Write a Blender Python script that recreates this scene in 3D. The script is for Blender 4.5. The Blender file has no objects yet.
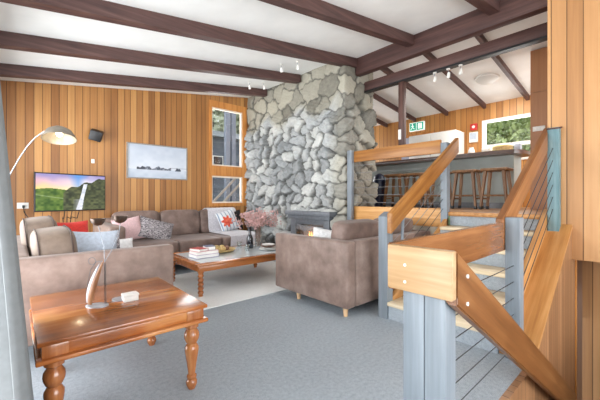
import bpy, bmesh, math, random
import numpy as np
from mathutils import Vector, Matrix, Euler
random.seed(7)
rng = np.random.default_rng(5)
C = bpy.context.scene.collection
SC = bpy.context.scene
PI = math.pi
SL = 0.6                      # pitch of both flights
UP = 1.02                     # height of the bar floor
def ceil_z(x): return 2.947 + 0.146 * x
def roof_z(x): return 3.594 - 0.14 * (x - 4.43)

# ------------------------------------------------------------------ materials
def lin(c):
    return tuple(((v/255)/12.92 if v/255 <= .04045 else ((v/255+.055)/1.055)**2.4) for v in c) + (1,)
class NT:
    def __init__(s, name):
        s.m = bpy.data.materials.new(name); s.m.use_nodes = True
        s.t = s.m.node_tree; s.t.nodes.clear()
        s.out = s.n('ShaderNodeOutputMaterial')
    def n(s, kind, **kw):
        o = s.t.nodes.new(kind)
        for k, v in kw.items():
            if k.startswith('i_'):
                o.inputs[k[2:].replace('_', ' ')].default_value = v
            else: setattr(o, k, v)
        return o
    def l(s, a, b): s.t.links.new(a, b)
    def math(s, op, a, b=None, c=None):
        o = s.n('ShaderNodeMath', operation=op)
        for i, v in enumerate((a, b, c)):
            if v is None: continue
            if isinstance(v, (int, float)): o.inputs[i].default_value = v
            else: s.l(v, o.inputs[i])
        return o.outputs[0]
    def ramp(s, fac, stops, interp='LINEAR'):
        o = s.n('ShaderNodeValToRGB'); o.color_ramp.interpolation = interp
        e = o.color_ramp.elements
        while len(e) < len(stops): e.new(.5)
        for k, (p, c) in enumerate(stops): e[k].position = p; e[k].color = c
        s.l(fac, o.inputs[0]); return o.outputs[0]
    def mix(s, fac, a, b, mode='MIX'):
        o = s.n('ShaderNodeMix', data_type='RGBA', blend_type=mode)
        for i, v in ((0, fac), (6, a), (7, b)):
            if isinstance(v, (int, float, tuple)): o.inputs[i].default_value = v
            else: s.l(v, o.inputs[i])
        return o.outputs[2]
    def coord(s, scale=(1,1,1), rot=(0,0,0), which='Object'):
        t = s.n('ShaderNodeTexCoord'); m = s.n('ShaderNodeMapping')
        m.inputs['Scale'].default_value = scale; m.inputs['Rotation'].default_value = rot
        # rotate first, then scale: chain two mappings
        if any(rot):
            r = s.n('ShaderNodeMapping'); r.inputs['Rotation'].default_value = rot
            m.inputs['Rotation'].default_value = (0,0,0)
            s.l(t.outputs[which], r.inputs[0]); s.l(r.outputs[0], m.inputs[0])
        else: s.l(t.outputs[which], m.inputs[0])
        return m.outputs[0]
    def noise(s, vec, scale, detail=3, rough=.5):
        o = s.n('ShaderNodeTexNoise'); o.inputs['Scale'].default_value = scale
        o.inputs['Detail'].default_value = detail; o.inputs['Roughness'].default_value = rough
        s.l(vec, o.inputs['Vector']); return o.outputs[0]
    def bsdf(s, color, rough=.5, metal=0, bump=None, bs=.2, bd=.01, coat=0, spec=.5, emit=None, es=0, sheen=0):
        b = s.n('ShaderNodeBsdfPrincipled')
        for k, v in (('Base Color', color), ('Roughness', rough), ('Metallic', metal), ('Coat Weight', coat), ('Specular IOR Level', spec), ('Sheen Weight', sheen)):
            if isinstance(v, (int, float, tuple)): b.inputs[k].default_value = v
            else: s.l(v, b.inputs[k])
        if coat: b.inputs['Coat Roughness'].default_value = .12
        if emit is not None:
            if isinstance(emit, tuple): b.inputs['Emission Color'].default_value = emit
            else: s.l(emit, b.inputs['Emission Color'])
            b.inputs['Emission Strength'].default_value = es
        if bump is not None:
            p = s.n('ShaderNodeBump'); p.inputs['Strength'].default_value = bs; p.inputs['Distance'].default_value = bd
            s.l(bump, p.inputs['Height']); s.l(p.outputs[0], b.inputs['Normal'])
        s.l(b.outputs[0], s.out.inputs[0]); return s.m

def plain(name, c, rough=.5, metal=0, var=.06, scale=20, coat=0, sheen=0, bs=.05):
    t = NT(name); v = t.coord(); n = t.noise(v, scale)
    col = lin(c)
    lo = tuple(max(0, x*(1-var*2)) for x in col[:3]) + (1,); hi = tuple(min(1, x*(1+var*2)) for x in col[:3]) + (1,)
    return t.bsdf(t.ramp(n, [(.3, lo), (.7, hi)]), rough, metal, n, bs, .004, coat, sheen=sheen)
def emissive(name, c, s):
    t = NT(name); v = t.coord(); n = t.noise(v, 3)
    col = t.mix(n, lin(c), lin(c))
    return t.bsdf(col, .5, emit=col, es=s)
def wood(name, dark, mid, light, axis='X', pitch=0, scale=1., rough=.45, coat=.0, blotch=.5):
    t = NT(name)
    s = {'X': (1.2, 22, 22), 'Y': (22, 1.2, 22), 'Z': (22, 22, 1.2)}[axis]
    v = t.coord(tuple(k*scale for k in s), (0, pitch, 0))
    v0 = t.coord((1.6, 1.6, 1.6))
    g = t.noise(v, 1.0, 6, .62)
    b = t.noise(v0, 1.5, 2)
    f = t.math('ADD', t.math('MULTIPLY', g, 1-blotch*.5), t.math('MULTIPLY', b, blotch*.5))
    col = t.ramp(f, [(.33, lin(dark)), (.5, lin(mid)), (.66, lin(light))])
    return t.bsdf(col, rough, 0, g, .06, .003, coat)
def boards(name, axis, width, cols, rough=.45, grain='Z', groove=.035, length=None):
    """tongue-and-groove boarding: per-board tone, grain along the board, a dark joint"""
    t = NT(name)
    tc = t.n('ShaderNodeTexCoord'); sp = t.n('ShaderNodeSeparateXYZ'); t.l(tc.outputs['Object'], sp.inputs[0])
    u = t.math('DIVIDE', sp.outputs[axis], width)
    idx = t.math('FLOOR', u); fr = t.math('FRACT', u)
    w = t.n('ShaderNodeTexWhiteNoise', noise_dimensions='1D'); t.l(idx, w.inputs['W'])
    s = {'X': (1.0, 26, 26), 'Y': (26, 1.0, 26), 'Z': (26, 26, 1.0)}[grain]
    add = t.n('ShaderNodeVectorMath', operation='ADD')
    cv = t.n('ShaderNodeCombineXYZ'); off = t.math('MULTIPLY', w.outputs[0], 37.0)
    for k in range(3): t.l(off, cv.inputs[k])
    t.l(t.coord(s), add.inputs[0]); t.l(cv.outputs[0], add.inputs[1])
    g = t.noise(add.outputs[0], 1.0, 5, .6)
    big = t.noise(t.coord((.6, .6, .6)), 1.0, 2)
    f = t.math('ADD', t.math('MULTIPLY', w.outputs[0], .42), t.math('MULTIPLY', g, .44))
    f = t.math('ADD', f, t.math('MULTIPLY', big, .24))
    n = len(cols)
    col = t.ramp(f, [(.18 + .68*k/(n-1), lin(c)) for k, c in enumerate(cols)])
    e = t.math('MINIMUM', fr, t.math('SUBTRACT', 1.0, fr))
    m = t.math('LESS_THAN', e, groove)
    dk = tuple(x*.5 for x in lin(cols[0])[:3]) + (1,)
    col = t.mix(m, col, dk)
    h = t.math('MINIMUM', t.math('MULTIPLY', e, 12.0), 1.0)
    return t.bsdf(col, rough, 0, h, .22, .005)
def attr_mat(name, rough=.5, emit=0):
    t = NT(name); a = t.n('ShaderNodeVertexColor', layer_name='Col')
    if emit: return t.bsdf((.01,.01,.01,1), rough, emit=a.outputs[0], es=emit)
    return t.bsdf(a.outputs[0], rough)

M = {}
HONEY = [(142,94,46), (178,122,64), (198,142,80), (212,160,100)]
M['wall_far'] = boards('honey_boards_far', 'X', .104, [(104,64,34), (152,102,54), (178,126,70), (202,152,92)])
M['wall_y'] = boards('honey_boards_side', 'Y', .128, [(158,112,70), (184,134,86), (198,148,98), (210,164,114)])
M['wall_y2'] = boards('honey_boards_upper', 'Y', .118, HONEY)
M['wall_ret'] = boards('reddish_panel', 'Y', .9, [(150,100,64), (176,124,84), (190,138,98)], groove=.004)
M['wall_x'] = boards('brown_boards_stairwell', 'X', .085, [(122,86,58), (160,116,80), (184,138,98)])
M['plank'] = boards('plank_floor', 'Y', .12, [(150,104,70), (184,138,98), (205,160,118)], .35, 'X')
M['beam'] = wood('dark_stained_beam', (56,36,34), (78,52,48), (98,70,64), 'X', rough=.55)
M['beam_y'] = wood('dark_stained_girder', (56,36,34), (78,52,48), (98,70,64), 'Y', rough=.55)
M['beam_z'] = wood('dark_stained_post', (62,40,36), (84,57,50), (104,74,66), 'Z', rough=.55)
OR = ((132,82,34), (160,106,50), (182,130,72))
M['rail_up'] = wood('orange_rail_rising', *OR, axis='X', pitch=math.atan(SL), rough=.38)
M['rail_dn'] = wood('brown_rail_falling', (102,62,30), (126,80,42), (148,102,60), axis='X', pitch=-math.atan(SL), rough=.34, coat=.1)
M['rail_x'] = wood('brown_rail_level', (108,66,36), (134,86,50), (156,108,68), 'X', rough=.25, coat=.4)
M['rail_y'] = wood('orange_rail_level', *OR, axis='Y', rough=.4)
M['endboard'] = wood('pale_end_board', (156,120,82), (176,142,102), (190,158,120), 'Y', rough=.45, blotch=.3)
M['cap'] = wood('orange_cap_board', (160,106,54), (186,132,74), (204,154,98), 'X', pitch=math.atan(SL), rough=.4)
M['fascia'] = wood('pale_fascia', (190,130,68), (214,158,94), (230,182,122), 'Y', rough=.45)
M['tread'] = wood('pale_tread', (198,176,140), (222,204,170), (236,222,196), 'Y', rough=.45)
M['trim_wood'] = wood('honey_trim', (170,106,48), (198,132,66), (214,152,86), 'Z', rough=.45)
M['post'] = wood('blue_grey_post', (114,123,131), (126,135,143), (138,147,155), 'Z', rough=.5, blotch=.3)
M['post_teal'] = wood('weathered_teal_post', (74,106,112), (108,138,144), (138,164,168), 'Z', rough=.6, scale=.7)
M['table'] = wood('sheesham_table', (96,46,20), (176,102,48), (226,164,100), 'X', scale=.55, rough=.22, coat=.4, blotch=1.1)
M['table_leg'] = wood('sheesham_leg', (122,66,34), (170,104,58), (202,140,86), 'Z', scale=.6, rough=.22, coat=.5)
M['coffee'] = wood('coffee_wood', (120,66,32), (160,94,48), (188,120,66), 'X', scale=.6, rough=.25, coat=.4)
M['stool'] = wood('stool_wood', (96,68,44), (136,100,66), (168,128,88), 'Z', rough=.5)
M['leg_pale'] = wood('pale_beech_leg', (204,164,120), (222,184,142), (234,200,162), 'Z', rough=.4)
M['white'] = plain('white_paint', (232,231,226), .6, var=.015)
M['ceiling'] = plain('ceiling_paint', (234,236,234), .8, var=.02, scale=3)
M['cream'] = plain('cream_paint', (224,214,198), .7, var=.02)
M['bar'] = plain('grey_green_bar_front', (164,176,174), .6, var=.05, scale=4)
M['bartop'] = wood('bar_top', (70,52,44), (96,74,64), (120,96,84), 'Y', rough=.3)
M['black'] = plain('matte_black', (28,28,30), .45)
M['dark'] = plain('charcoal_metal', (110,115,122), .4)
M['steel'] = plain('brushed_steel', (176,180,184), .28, .9)
M['cable'] = plain('steel_cable', (150,152,154), .4, .5)
M['cable_dark'] = plain('dark_cable', (70,74,78), .4, .5)
M['navy'] = plain('navy_plastic', (26,34,62), .4)
M['red'] = plain('red_fabric', (214,52,44), .8, sheen=.2, scale=60)
M['bluegrey'] = plain('blue_grey_fabric', (182,192,206), .9, scale=40, sheen=.2)
M['linen'] = plain('pale_linen', (222,222,222), .9, scale=40)
M['pink'] = plain('dusty_pink_fabric', (214,180,182), .9, scale=50, sheen=.2)
M['throw'] = plain('lavender_grey_throw', (204,202,208), .95, var=.1, scale=60, sheen=.3, bs=.3)
M['curtain'] = plain('grey_curtain', (112,115,116), .9, var=.05, scale=30)
M['red_plastic'] = plain('red_plastic', (196,50,46), .4)
M['green_sign'] = emissive('green_sign_face', (44,170,140), .35)
M['white_sign'] = emissive('white_sign_face', (236,246,242), .5)
M['bulb'] = emissive('lamp_bulb', (255,226,170), 14)
M['diffuser'] = emissive('lamp_diffuser', (196,194,188), .12)
M['shade_in'] = plain('shade_lining', (246,232,200), .6)
M['flame'] = emissive('flame', (255,170,80), 9)
M['paper'] = plain('white_card', (238,238,234), .6, var=.02)
M['paperpink'] = plain('pale_pink_book', (226,200,200), .6)
M['bookblue'] = plain('navy_book', (48,58,96), .5)
M['bookred'] = plain('red_book', (176,60,56), .5)
M['booklav'] = plain('lavender_book', (150,146,180), .5)
M['straw'] = plain('straw_weave', (206,180,124), .8, var=.2, scale=60)
M['brownglaze'] = plain('brown_glaze', (128,88,66), .3)
M['petal'] = plain('dried_pink_flower', (198,160,156), .9, var=.12)
M['stem'] = plain('dried_stem', (150,118,104), .8)
M['twig_steel'] = plain('polished_pewter', (104,107,112), .3, .8)
M['bowl_bronze'] = plain('bronze_bowl', (92,76,66), .3, .6)
M['pewter_body'] = plain('satin_pewter', (178,182,190), .35, .35)
M['barkwood'] = wood('sculpture_wood', (98,62,40), (140,96,64), (172,126,90), 'Z', rough=.4)
M['darkhouse'] = boards('dark_cladding', 'Z', .16, [(66,74,86), (82,92,106), (98,108,122)], .7, 'X')
M['outdeck'] = plain('weathered_timber', (148,142,134), .8)
M['bark'] = plain('bark', (92,80,68), .9)
M['hillgrass'] = plain('far_slope', (104,118,76), .9, var=.3, scale=2)
def carpet(name, a, b, sc=240):
    t = NT(name); v = t.coord(); n = t.noise(v, sc, 2, .7); m = t.noise(v, 40, 3); 
    f = t.math('ADD', t.math('MULTIPLY', n, .75), t.math('MULTIPLY', m, .25))
    return t.bsdf(t.ramp(f, [(.36, lin(a)), (.64, lin(b))]), .95, 0, n, .5, .006, spec=.1)
M['carpet'] = carpet('blue_grey_carpet', (138,148,157), (190,198,205))
M['rug'] = carpet('pale_rug', (226,228,228), (244,244,243), 160)
def leather(name, a, b, c):
    t = NT(name); v = t.coord(); n = t.noise(v, 5, 5, .6); f = t.noise(v, 120, 2)
    return t.bsdf(t.ramp(n, [(.3, lin(a)), (.5, lin(b)), (.72, lin(c))]), .55, 0, f, .1, .002, sheen=.15)
M['leather'] = leather('taupe_leather', (108,88,79), (132,111,101), (154,134,124))
M['leather2'] = leather('taupe_leather_cushion', (96,78,70), (120,99,90), (142,121,112))
M['suede'] = leather('pale_tan_cushion', (100,84,72), (124,106,92), (146,126,112))
M['darkpipe'] = plain('dark_piping', (70,54,48), .6)
def glass(name, tint=(1,1,1,1), refl=.10, rough=.02):
    t = NT(name); a = t.n('ShaderNodeBsdfTransparent'); a.inputs[0].default_value = tint
    g = t.n('ShaderNodeBsdfGlossy'); g.inputs['Roughness'].default_value = rough
    fr = t.n('ShaderNodeLayerWeight'); fr.inputs[0].default_value = .25
    k = t.math('ADD', t.math('MULTIPLY', fr.outputs['Facing'], .35), refl*.4)
    x = t.n('ShaderNodeMixShader'); t.l(k, x.inputs[0]); t.l(a.outputs[0], x.inputs[1]); t.l(g.outputs[0], x.inputs[2])
    t.l(x.outputs[0], t.out.inputs[0]); return t.m
M['glass'] = glass('window_glass')
M['clear'] = glass('clear_glassware', (.93,.96,.96,1), .3)
M['fireglass'] = glass('firebox_glass', (.75,.8,.84,1), .5)
M['darkglass'] = plain('dark_bottle_glass', (34,38,46), .1, coat=.5)
M['tableglass_reflect'] = plain('glass_inset_painted_reflection', (204,212,216), .12, var=.02, coat=.3)  # pale colour paints in the window light reflected by the top
def fabric_pattern(name, kind):
    t = NT(name); v = t.coord()
    sp = t.n('ShaderNodeSeparateXYZ'); t.l(v, sp.inputs[0])
    if kind == 'scroll':
        w = t.n('ShaderNodeTexWave', wave_type='RINGS'); w.inputs['Scale'].default_value = 9; w.inputs['Distortion'].default_value = 14
        w.inputs['Detail'].default_value = 2; w.inputs['Detail Scale'].default_value = 2.5; t.l(v, w.inputs[0])
        col = t.ramp(w.outputs['Fac'], [(.3, lin((92,86,92))), (.6, lin((176,170,172)))])
    else:
        s = t.math('FRACT', t.math('MULTIPLY', sp.outputs['X'], 13.0))
        col = t.ramp(s, [(.0, lin((226,230,234))), (.55, lin((226,230,234))), (.6, lin((120,138,164))), (.8, lin((170,184,204))), (.85, lin((226,230,234)))])
        dx = t.math('ADD', sp.outputs['X'], .05); dz = t.math('SUBTRACT', sp.outputs['Z'], .2)
        r = t.math('SQRT', t.math('ADD', t.math('MULTIPLY', dx, dx), t.math('MULTIPLY', dz, dz)))
        ang = t.math('ARCTAN2', dz, dx)
        rr = t.math('ADD', .10, t.math('MULTIPLY', t.math('SINE', t.math('MULTIPLY', ang, 7.0)), .022))
        fl = t.math('LESS_THAN', r, rr)
        q = t.ramp(t.noise(v, 26), [(.35, lin((206,62,44))), (.65, lin((240,122,92)))])
        col = t.mix(fl, col, q)
    return t.bsdf(col, .9, sheen=.1)
M['scroll'] = fabric_pattern('charcoal_scroll_fabric', 'scroll')
M['flower'] = fabric_pattern('striped_flower_fabric', 'flower')
def stone_mat():
    t = NT('field_stone'); a = t.n('ShaderNodeVertexColor', layer_name='Col')
    sp = t.n('ShaderNodeSeparateColor'); t.l(a.outputs[0], sp.inputs[0])
    v = t.coord()
    n1 = t.noise(v, 14, 5, .65); n2 = t.noise(v, 60, 3, .6)
    f = t.math('ADD', t.math('MULTIPLY', sp.outputs[0], .6), t.math('MULTIPLY', n1, .5))
    grey = t.ramp(f, [(.2, lin((136,140,142))), (.5, lin((180,183,184))), (.8, lin((208,209,205)))])
    bei = t.ramp(f, [(.2, lin((118,114,102))), (.5, lin((156,152,138))), (.8, lin((182,177,160)))])
    col = t.mix(sp.outputs[2], grey, bei)
    col = t.mix(t.math('MULTIPLY', n2, .35), col, lin((120,122,116)))
    col = t.mix(sp.outputs[1], col, lin((74,73,68)))  # mortar, coloured darker for the shade in the recesses
    return t.bsdf(col, .85, 0, t.math('ADD', n1, t.math('MULTIPLY', n2, .5)), .5, .02)
M['stone'] = stone_mat()
def leafmat(name, a, b):
    t = NT(name); v = t.coord(); n = t.noise(v, 2.2, 3)
    return t.bsdf(t.ramp(n, [(.3, lin(a)), (.7, lin(b))]), .7)
M['leaf'] = leafmat('bush_leaf', (124,142,84), (190,202,140))
M['leaf2'] = leafmat('gum_leaf', (150,160,132), (206,210,182))

# ------------------------------------------------------------------ mesh helpers
def BM(): return bmesh.new()
def box(bm, x0, x1, y0, y1, z0, z1):
    v = [bm.verts.new((x, y, z)) for x in (x0, x1) for y in (y0, y1) for z in (z0, z1)]
    for f in ((0,1,3,2), (4,6,7,5), (0,4,5,1), (2,3,7,6), (0,2,6,4), (1,5,7,3)): bm.faces.new([v[i] for i in f])
    return v
def rbox(bm, x0, x1, y0, y1, z0, z1, r=.01, seg=2):
    t = bmesh.new(); box(t, x0, x1, y0, y1, z0, z1)
    bmesh.ops.recalc_face_normals(t, faces=t.faces)
    bmesh.ops.bevel(t, geom=t.edges[:], offset=r, segments=seg, profile=.5, affect='EDGES')
    merge(bm, t)
def merge(bm, t, mat=None):
    if mat is not None: bmesh.ops.transform(t, matrix=mat, verts=t.verts)
    m = {v: bm.verts.new(v.co) for v in t.verts}
    for f in t.faces:
        g = bm.faces.new([m[v] for v in f.verts]); g.smooth = f.smooth; g.material_index = f.material_index
    t.free()
def prism(bm, pts, axis, a, b):
    """polygon pts in the two other axes, extruded along axis from a to b"""
    def p(u, v, w): return {'X': (w, u, v), 'Y': (u, w, v), 'Z': (u, v, w)}[axis]
    A = [bm.verts.new(p(u, v, a)) for u, v in pts]; B = [bm.verts.new(p(u, v, b)) for u, v in pts]
    bm.faces.new(A); bm.faces.new(B[::-1])
    for i in range(len(pts)):
        j = (i+1) % len(pts); bm.faces.new((A[i], B[i], B[j], A[j]))
def lathe(bm, prof, cx=0, cy=0, seg=24, mat=None, cap=True):
    t = bmesh.new(); rings = []
    for r, z in prof:
        rings.append([t.verts.new((cx + max(r, 1e-4)*math.cos(2*PI*k/seg), cy + max(r, 1e-4)*math.sin(2*PI*k/seg), z)) for k in range(seg)])
    for a, b in zip(rings, rings[1:]):
        for k in range(seg):
            f = t.faces.new((a[k], a[(k+1) % seg], b[(k+1) % seg], b[k])); f.smooth = True
    if cap:
        t.faces.new(rings[0][::-1]); t.faces.new(rings[-1])
    merge(bm, t, mat)
def tube(bm, pts, r, seg=8):
    pts = [Vector(p) for p in pts]; rad = r if isinstance(r, (list, tuple)) else [r]*len(pts)
    rings = []; up = Vector((0, 0, 1)); prev = None
    for i, p in enumerate(pts):
        d = (pts[min(i+1, len(pts)-1)] - pts[max(i-1, 0)]).normalized()
        if prev is None:
            n = d.cross(up)
            if n.length < 1e-3: n = d.cross(Vector((1, 0, 0)))
        else: n = prev - d*prev.dot(d)
        n.normalize(); prev = n; b = d.cross(n)
        rings.append([bm.verts.new(p + (n*math.cos(2*PI*k/seg) + b*math.sin(2*PI*k/seg))*rad[i]) for k in range(seg)])
    for a, b in zip(rings, rings[1:]):
        for k in range(seg):
            f = bm.faces.new((a[k], a[(k+1) % seg], b[(k+1) % seg], b[k])); f.smooth = True
    bm.faces.new(rings[0][::-1]); bm.faces.new(rings[-1])
def puff(bm, c, h, e=.3, mat=None, nu=28, nv=18, e2=None):
    """superquadric cushion: centre c, half sizes h"""
    e2 = e2 or e; t = bmesh.new()
    sg = lambda w, p: math.copysign(abs(w)**p, w)
    rows = []
    for i in range(nv+1):
        ph = -PI/2 + PI*i/nv; row = []
        for j in range(nu):
            th = 2*PI*j/nu
            row.append(t.verts.new((c[0] + h[0]*sg(math.cos(ph), e)*sg(math.cos(th), e2), c[1] + h[1]*sg(math.cos(ph), e)*sg(math.sin(th), e2), c[2] + h[2]*sg(math.sin(ph), e))))
        rows.append(row)
    for a, b in zip(rows, rows[1:]):
        for j in range(nu):
            f = t.faces.new((a[j], a[(j+1) % nu], b[(j+1) % nu], b[j])); f.smooth = True
    bmesh.ops.remove_doubles(t, verts=t.verts, dist=1e-5)
    merge(bm, t, mat)
def pillow(bm, w, h, t, n=16, base=True):
    """throw pillow standing in XZ, thickness along Y, bottom edge at z = 0"""
    g = {}
    for s in (-1, 1):
        for i in range(n+1):
            for j in range(n+1):
                u = -1 + 2*i/n; v = -1 + 2*j/n
                k = max(0, (1-u*u)*(1-v*v))**.42
                if s == 1 and k == 0: g[s, i, j] = g[-1, i, j]; continue
                x = u*w/2*(1-.07*(1-v*v)); z = v*h/2*(1-.07*(1-u*u)) + h/2
                g[s, i, j] = bm.verts.new((x, s*t/2*k, z))
    for s in (-1, 1):
        for i in range(n):
            for j in range(n):
                q = [g[s, i, j], g[s, i+1, j], g[s, i+1, j+1], g[s, i, j+1]]
                f = bm.faces.new(q if s == -1 else q[::-1]); f.smooth = True
ORG = {}
def link(name, bm, mat, sharp=38, recalc=True):
    if recalc: bmesh.ops.recalc_face_normals(bm, faces=bm.faces)
    me = bpy.data.meshes.new(name); bm.to_mesh(me); bm.free()
    for m in (mat if isinstance(mat, (list, tuple)) else [mat]): me.materials.append(m)
    if sharp: me.set_sharp_from_angle(angle=math.radians(sharp))
    o = bpy.data.objects.new(name, me); C.objects.link(o); return o
def tag(o, label, cat=None, group=None, kind=None):
    if label: o['label'] = label
    if cat: o['category'] = cat
    if group: o['group'] = group
    if kind: o['kind'] = kind
    return o
def thing(name, label, cat, loc=(0, 0, 0), group=None):
    o = bpy.data.objects.new(name, None); o.empty_display_size = .1; C.objects.link(o); o.location = loc
    ORG[o.name] = Vector(loc); return tag(o, label, cat, group)
def part(name, bm, mat, parent, label=None, sharp=38):
    org = ORG[parent.name]; bmesh.ops.translate(bm, vec=-org, verts=bm.verts)
    o = link(name, bm, mat, sharp); o.parent = parent; ORG[o.name] = org
    if label: o['label'] = label
    return o
def solo(name, bm, mat, label, cat, group=None, sharp=38, kind=None, recalc=True):
    xs = [v.co for v in bm.verts]
    c = Vector(((min(v.x for v in xs)+max(v.x for v in xs))/2, (min(v.y for v in xs)+max(v.y for v in xs))/2, min(v.z for v in xs)))
    bmesh.ops.translate(bm, vec=-c, verts=bm.verts)
    o = link(name, bm, mat, sharp, recalc); o.location = c; ORG[o.name] = c
    return tag(o, label, cat, group, kind)
def struct(name, bm, mat, label=None):
    o = link(name, bm, mat); o['kind'] = 'structure'; ORG[o.name] = Vector((0, 0, 0))
    if label: o['label'] = label
    return o
def sbox(name, *b, mat): bm = BM(); box(bm, *b); return struct(name, bm, mat)
def pbox(name, mat, parent, *b, r=0, label=None):
    bm = BM()
    if r: rbox(bm, *b, r=r)
    else: box(bm, *b)
    return part(name, bm, mat, parent, label)
def dup(root, loc, label=None, rotz=None):
    r = root.copy(); C.objects.link(r); r.location = loc
    if rotz is not None: r.rotation_euler = (0, 0, rotz)
    if label: r['label'] = label
    for ch in list(root.children):
        c = ch.copy(); C.objects.link(c); c.parent = r
        for g in list(ch.children):
            d = g.copy(); C.objects.link(d); d.parent = c
    return r
def picture(name, w, h, nx, ny, fn, mat):
    """upright panel in local XZ (facing -Y) coloured by fn(u, v)"""
    me = bpy.data.meshes.new(name)
    vs = [((i/nx-.5)*w, 0, j/ny*h) for j in range(ny+1) for i in range(nx+1)]
    fs = [(j*(nx+1)+i, j*(nx+1)+i+1, (j+1)*(nx+1)+i+1, (j+1)*(nx+1)+i) for j in range(ny) for i in range(nx)]
    me.from_pydata(vs, [], fs); me.materials.append(mat)
    a = me.color_attributes.new('Col', 'FLOAT_COLOR', 'POINT')
    a.data.foreach_set('color', [k for j in range(ny+1) for i in range(nx+1) for k in lin(fn(i/nx, j/ny))])
    o = bpy.data.objects.new(name, me); C.objects.link(o); return o
def mixc(a, b, t): t = max(0, min(1, t)); return tuple(x+(y-x)*t for x, y in zip(a, b))
def vnoise(x, y, s=0):
    def h(i, j): return (math.sin(i*127.1+j*311.7+s*74.7)*43758.5453) % 1
    i, j = math.floor(x), math.floor(y); f, g = x-i, y-j; f = f*f*(3-2*f); g = g*g*(3-2*g)
    return (h(i, j)*(1-f)+h(i+1, j)*f)*(1-g)+(h(i, j+1)*(1-f)+h(i+1, j+1)*f)*g

# ------------------------------------------------------------------ the room
XL, YB, YF = -.3, -2.2, 6.4
CX, CY = 4.09, 3.50
WELL_Y = .6                    # edge of the well of the flight going down
EDGE = 2.77 + 5*.283           # edge of the bar floor (4.185)
sbox('floor', XL-.1, 1.44, YB-.1, YF+.1, -.2, 0, mat=M['carpet'])
bm = BM(); box(bm, 1.44, 4.6, WELL_Y+.04, YF+.1, -.2, 0); struct('floor.001', bm, M['carpet'])
bm = BM(); box(bm, 1.44, 4.24, YB-.1, -.6, -.2, 0); struct('floor.002', bm, M['carpet'])
bm = BM(); box(bm, 4.0, 6.2, -.7, 2.2, -2.0, -1.87); struct('floor.003', bm, M['carpet'])
# bar floor of planks with its nosing
bm = BM(); box(bm, EDGE-.02, 7.5, .82, YF+.1, UP-.05, UP); box(bm, 4.5, 7.5, -.6, .82, UP-.05, UP); struct('floor.004', bm, M['plank'])
# ceilings
bm = BM(); prism(bm, [(XL-.1, ceil_z(XL-.1)), (4.43, ceil_z(4.43)), (4.43, ceil_z(4.43)+.15), (XL-.1, ceil_z(XL-.1)+.15)], 'Y', YB-.1, YF+.1)
struct('ceiling', bm, M['ceiling'])
bm = BM(); prism(bm, [(4.43, roof_z(4.43)), (7.6, roof_z(7.6)), (7.6, roof_z(7.6)+.15), (4.43, roof_z(4.43)+.15)], 'Y', YB-.1, YF+.1)
struct('ceiling.001', bm, M['ceiling'])
# wall with the television: opening for the tall window
WX0, WX1 = 3.08, 4.0
def wall_far_piece(bm, x0, x1, z0, z1=None):
    if z1 is None:
        pts = [(x0, z0), (x1, z0), (x1, min(ceil_z(x1), roof_z(x1))+.05), (x0, min(ceil_z(x0), roof_z(x0))+.05)]
    else: pts = [(x0, z0), (x1, z0), (x1, z1), (x0, z1)]
    prism(bm, pts, 'Y', YF, YF+.12)
bm = BM(); wall_far_piece(bm, XL-.1, WX0, -.2); wall_far_piece(bm, WX0, WX1, -.2, 1.02); wall_far_piece(bm, WX0, WX1, 3.3); wall_far_piece(bm, WX1, 4.43, -.2); wall_far_piece(bm, 4.43, 5.0, -.2); wall_far_piece(bm, 5.0, 7.2, -.2, 1.7); wall_far_piece(bm, 5.0, 7.2, 2.9); wall_far_piece(bm, 7.2, 7.5, -.2)
struct('wall_far', bm, M['wall_far'])
w = thing('window_1', None, None, (WX0, YF, 1.02)); w['kind'] = 'structure'
bm = BM()
for b in ((WX0, WX0+.06, 1.02, 3.3), (WX1-.10, WX1, 1.02, 3.3), (WX0+.06, WX1-.10, 1.02, 1.09), (WX0+.06, WX1-.10, 1.68, 1.90), (WX0+.06, WX1-.10, 3.16, 3.3)):
    box(bm, b[0], b[1], YF-.025, YF+.11, b[2], b[3])
part('frame', bm, M['trim_wood'], w)
for z0, z1 in ((1.09, 1.68), (1.90, 3.16)):
    bm = BM(); x0, x1 = WX0+.06, WX1-.10
    for b in ((x0, x0+.025, z0, z1), (x1-.035, x1, z0, z1), (x0+.025, x1-.035, z0, z0+.03), (x0+.025, x1-.035, z1-.03, z1)):
        box(bm, b[0], b[1], YF+.0, YF+.05, b[2], b[3])
    s = part('sash', bm, M['cream'], w); pbox('pane', M['glass'], s, x0+.025, x1-.035, YF+.02, YF+.026, z0+.03, z1-.03)
# left wall: unseen glazing, added so the daylight has a source
GZ0, GZ1, GY0, GY1 = .06, 2.5, .3, 6.0
bm = BM(); box(bm, XL-.12, XL, GY1, YF+.1, -.2, 3.1); box(bm, XL-.12, XL, YB-.1, GY0, -.2, 3.1); box(bm, XL-.12, XL, GY0, GY1, GZ1, 3.1); box(bm, XL-.12, XL, GY0, GY1, -.2, GZ0)
struct('wall_left', bm, M['white'])
w = thing('window_unseen_left', None, None, (XL, GY0, GZ0)); w['kind'] = 'structure'
bm = BM(); n = 6
for k in range(n+1):
    y = GY0 + (GY1-GY0)*k/n; box(bm, XL-.09, XL-.03, max(GY0, y-.03), min(GY1, y+.03), GZ0, GZ1)
for k in range(n):
    ya, yb = GY0+(GY1-GY0)*k/n+.03, GY0+(GY1-GY0)*(k+1)/n-.03
    box(bm, XL-.09, XL-.03, ya, yb, GZ0, GZ0+.06); box(bm, XL-.09, XL-.03, ya, yb, GZ1-.06, GZ1)
part('frame', bm, M['white'], w)
for k in range(n): pbox('pane', M['glass'], w, XL-.065, XL-.06, GY0+(GY1-GY0)*k/n+.03, GY0+(GY1-GY0)*(k+1)/n-.03, GZ0+.06, GZ1-.06)
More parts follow.
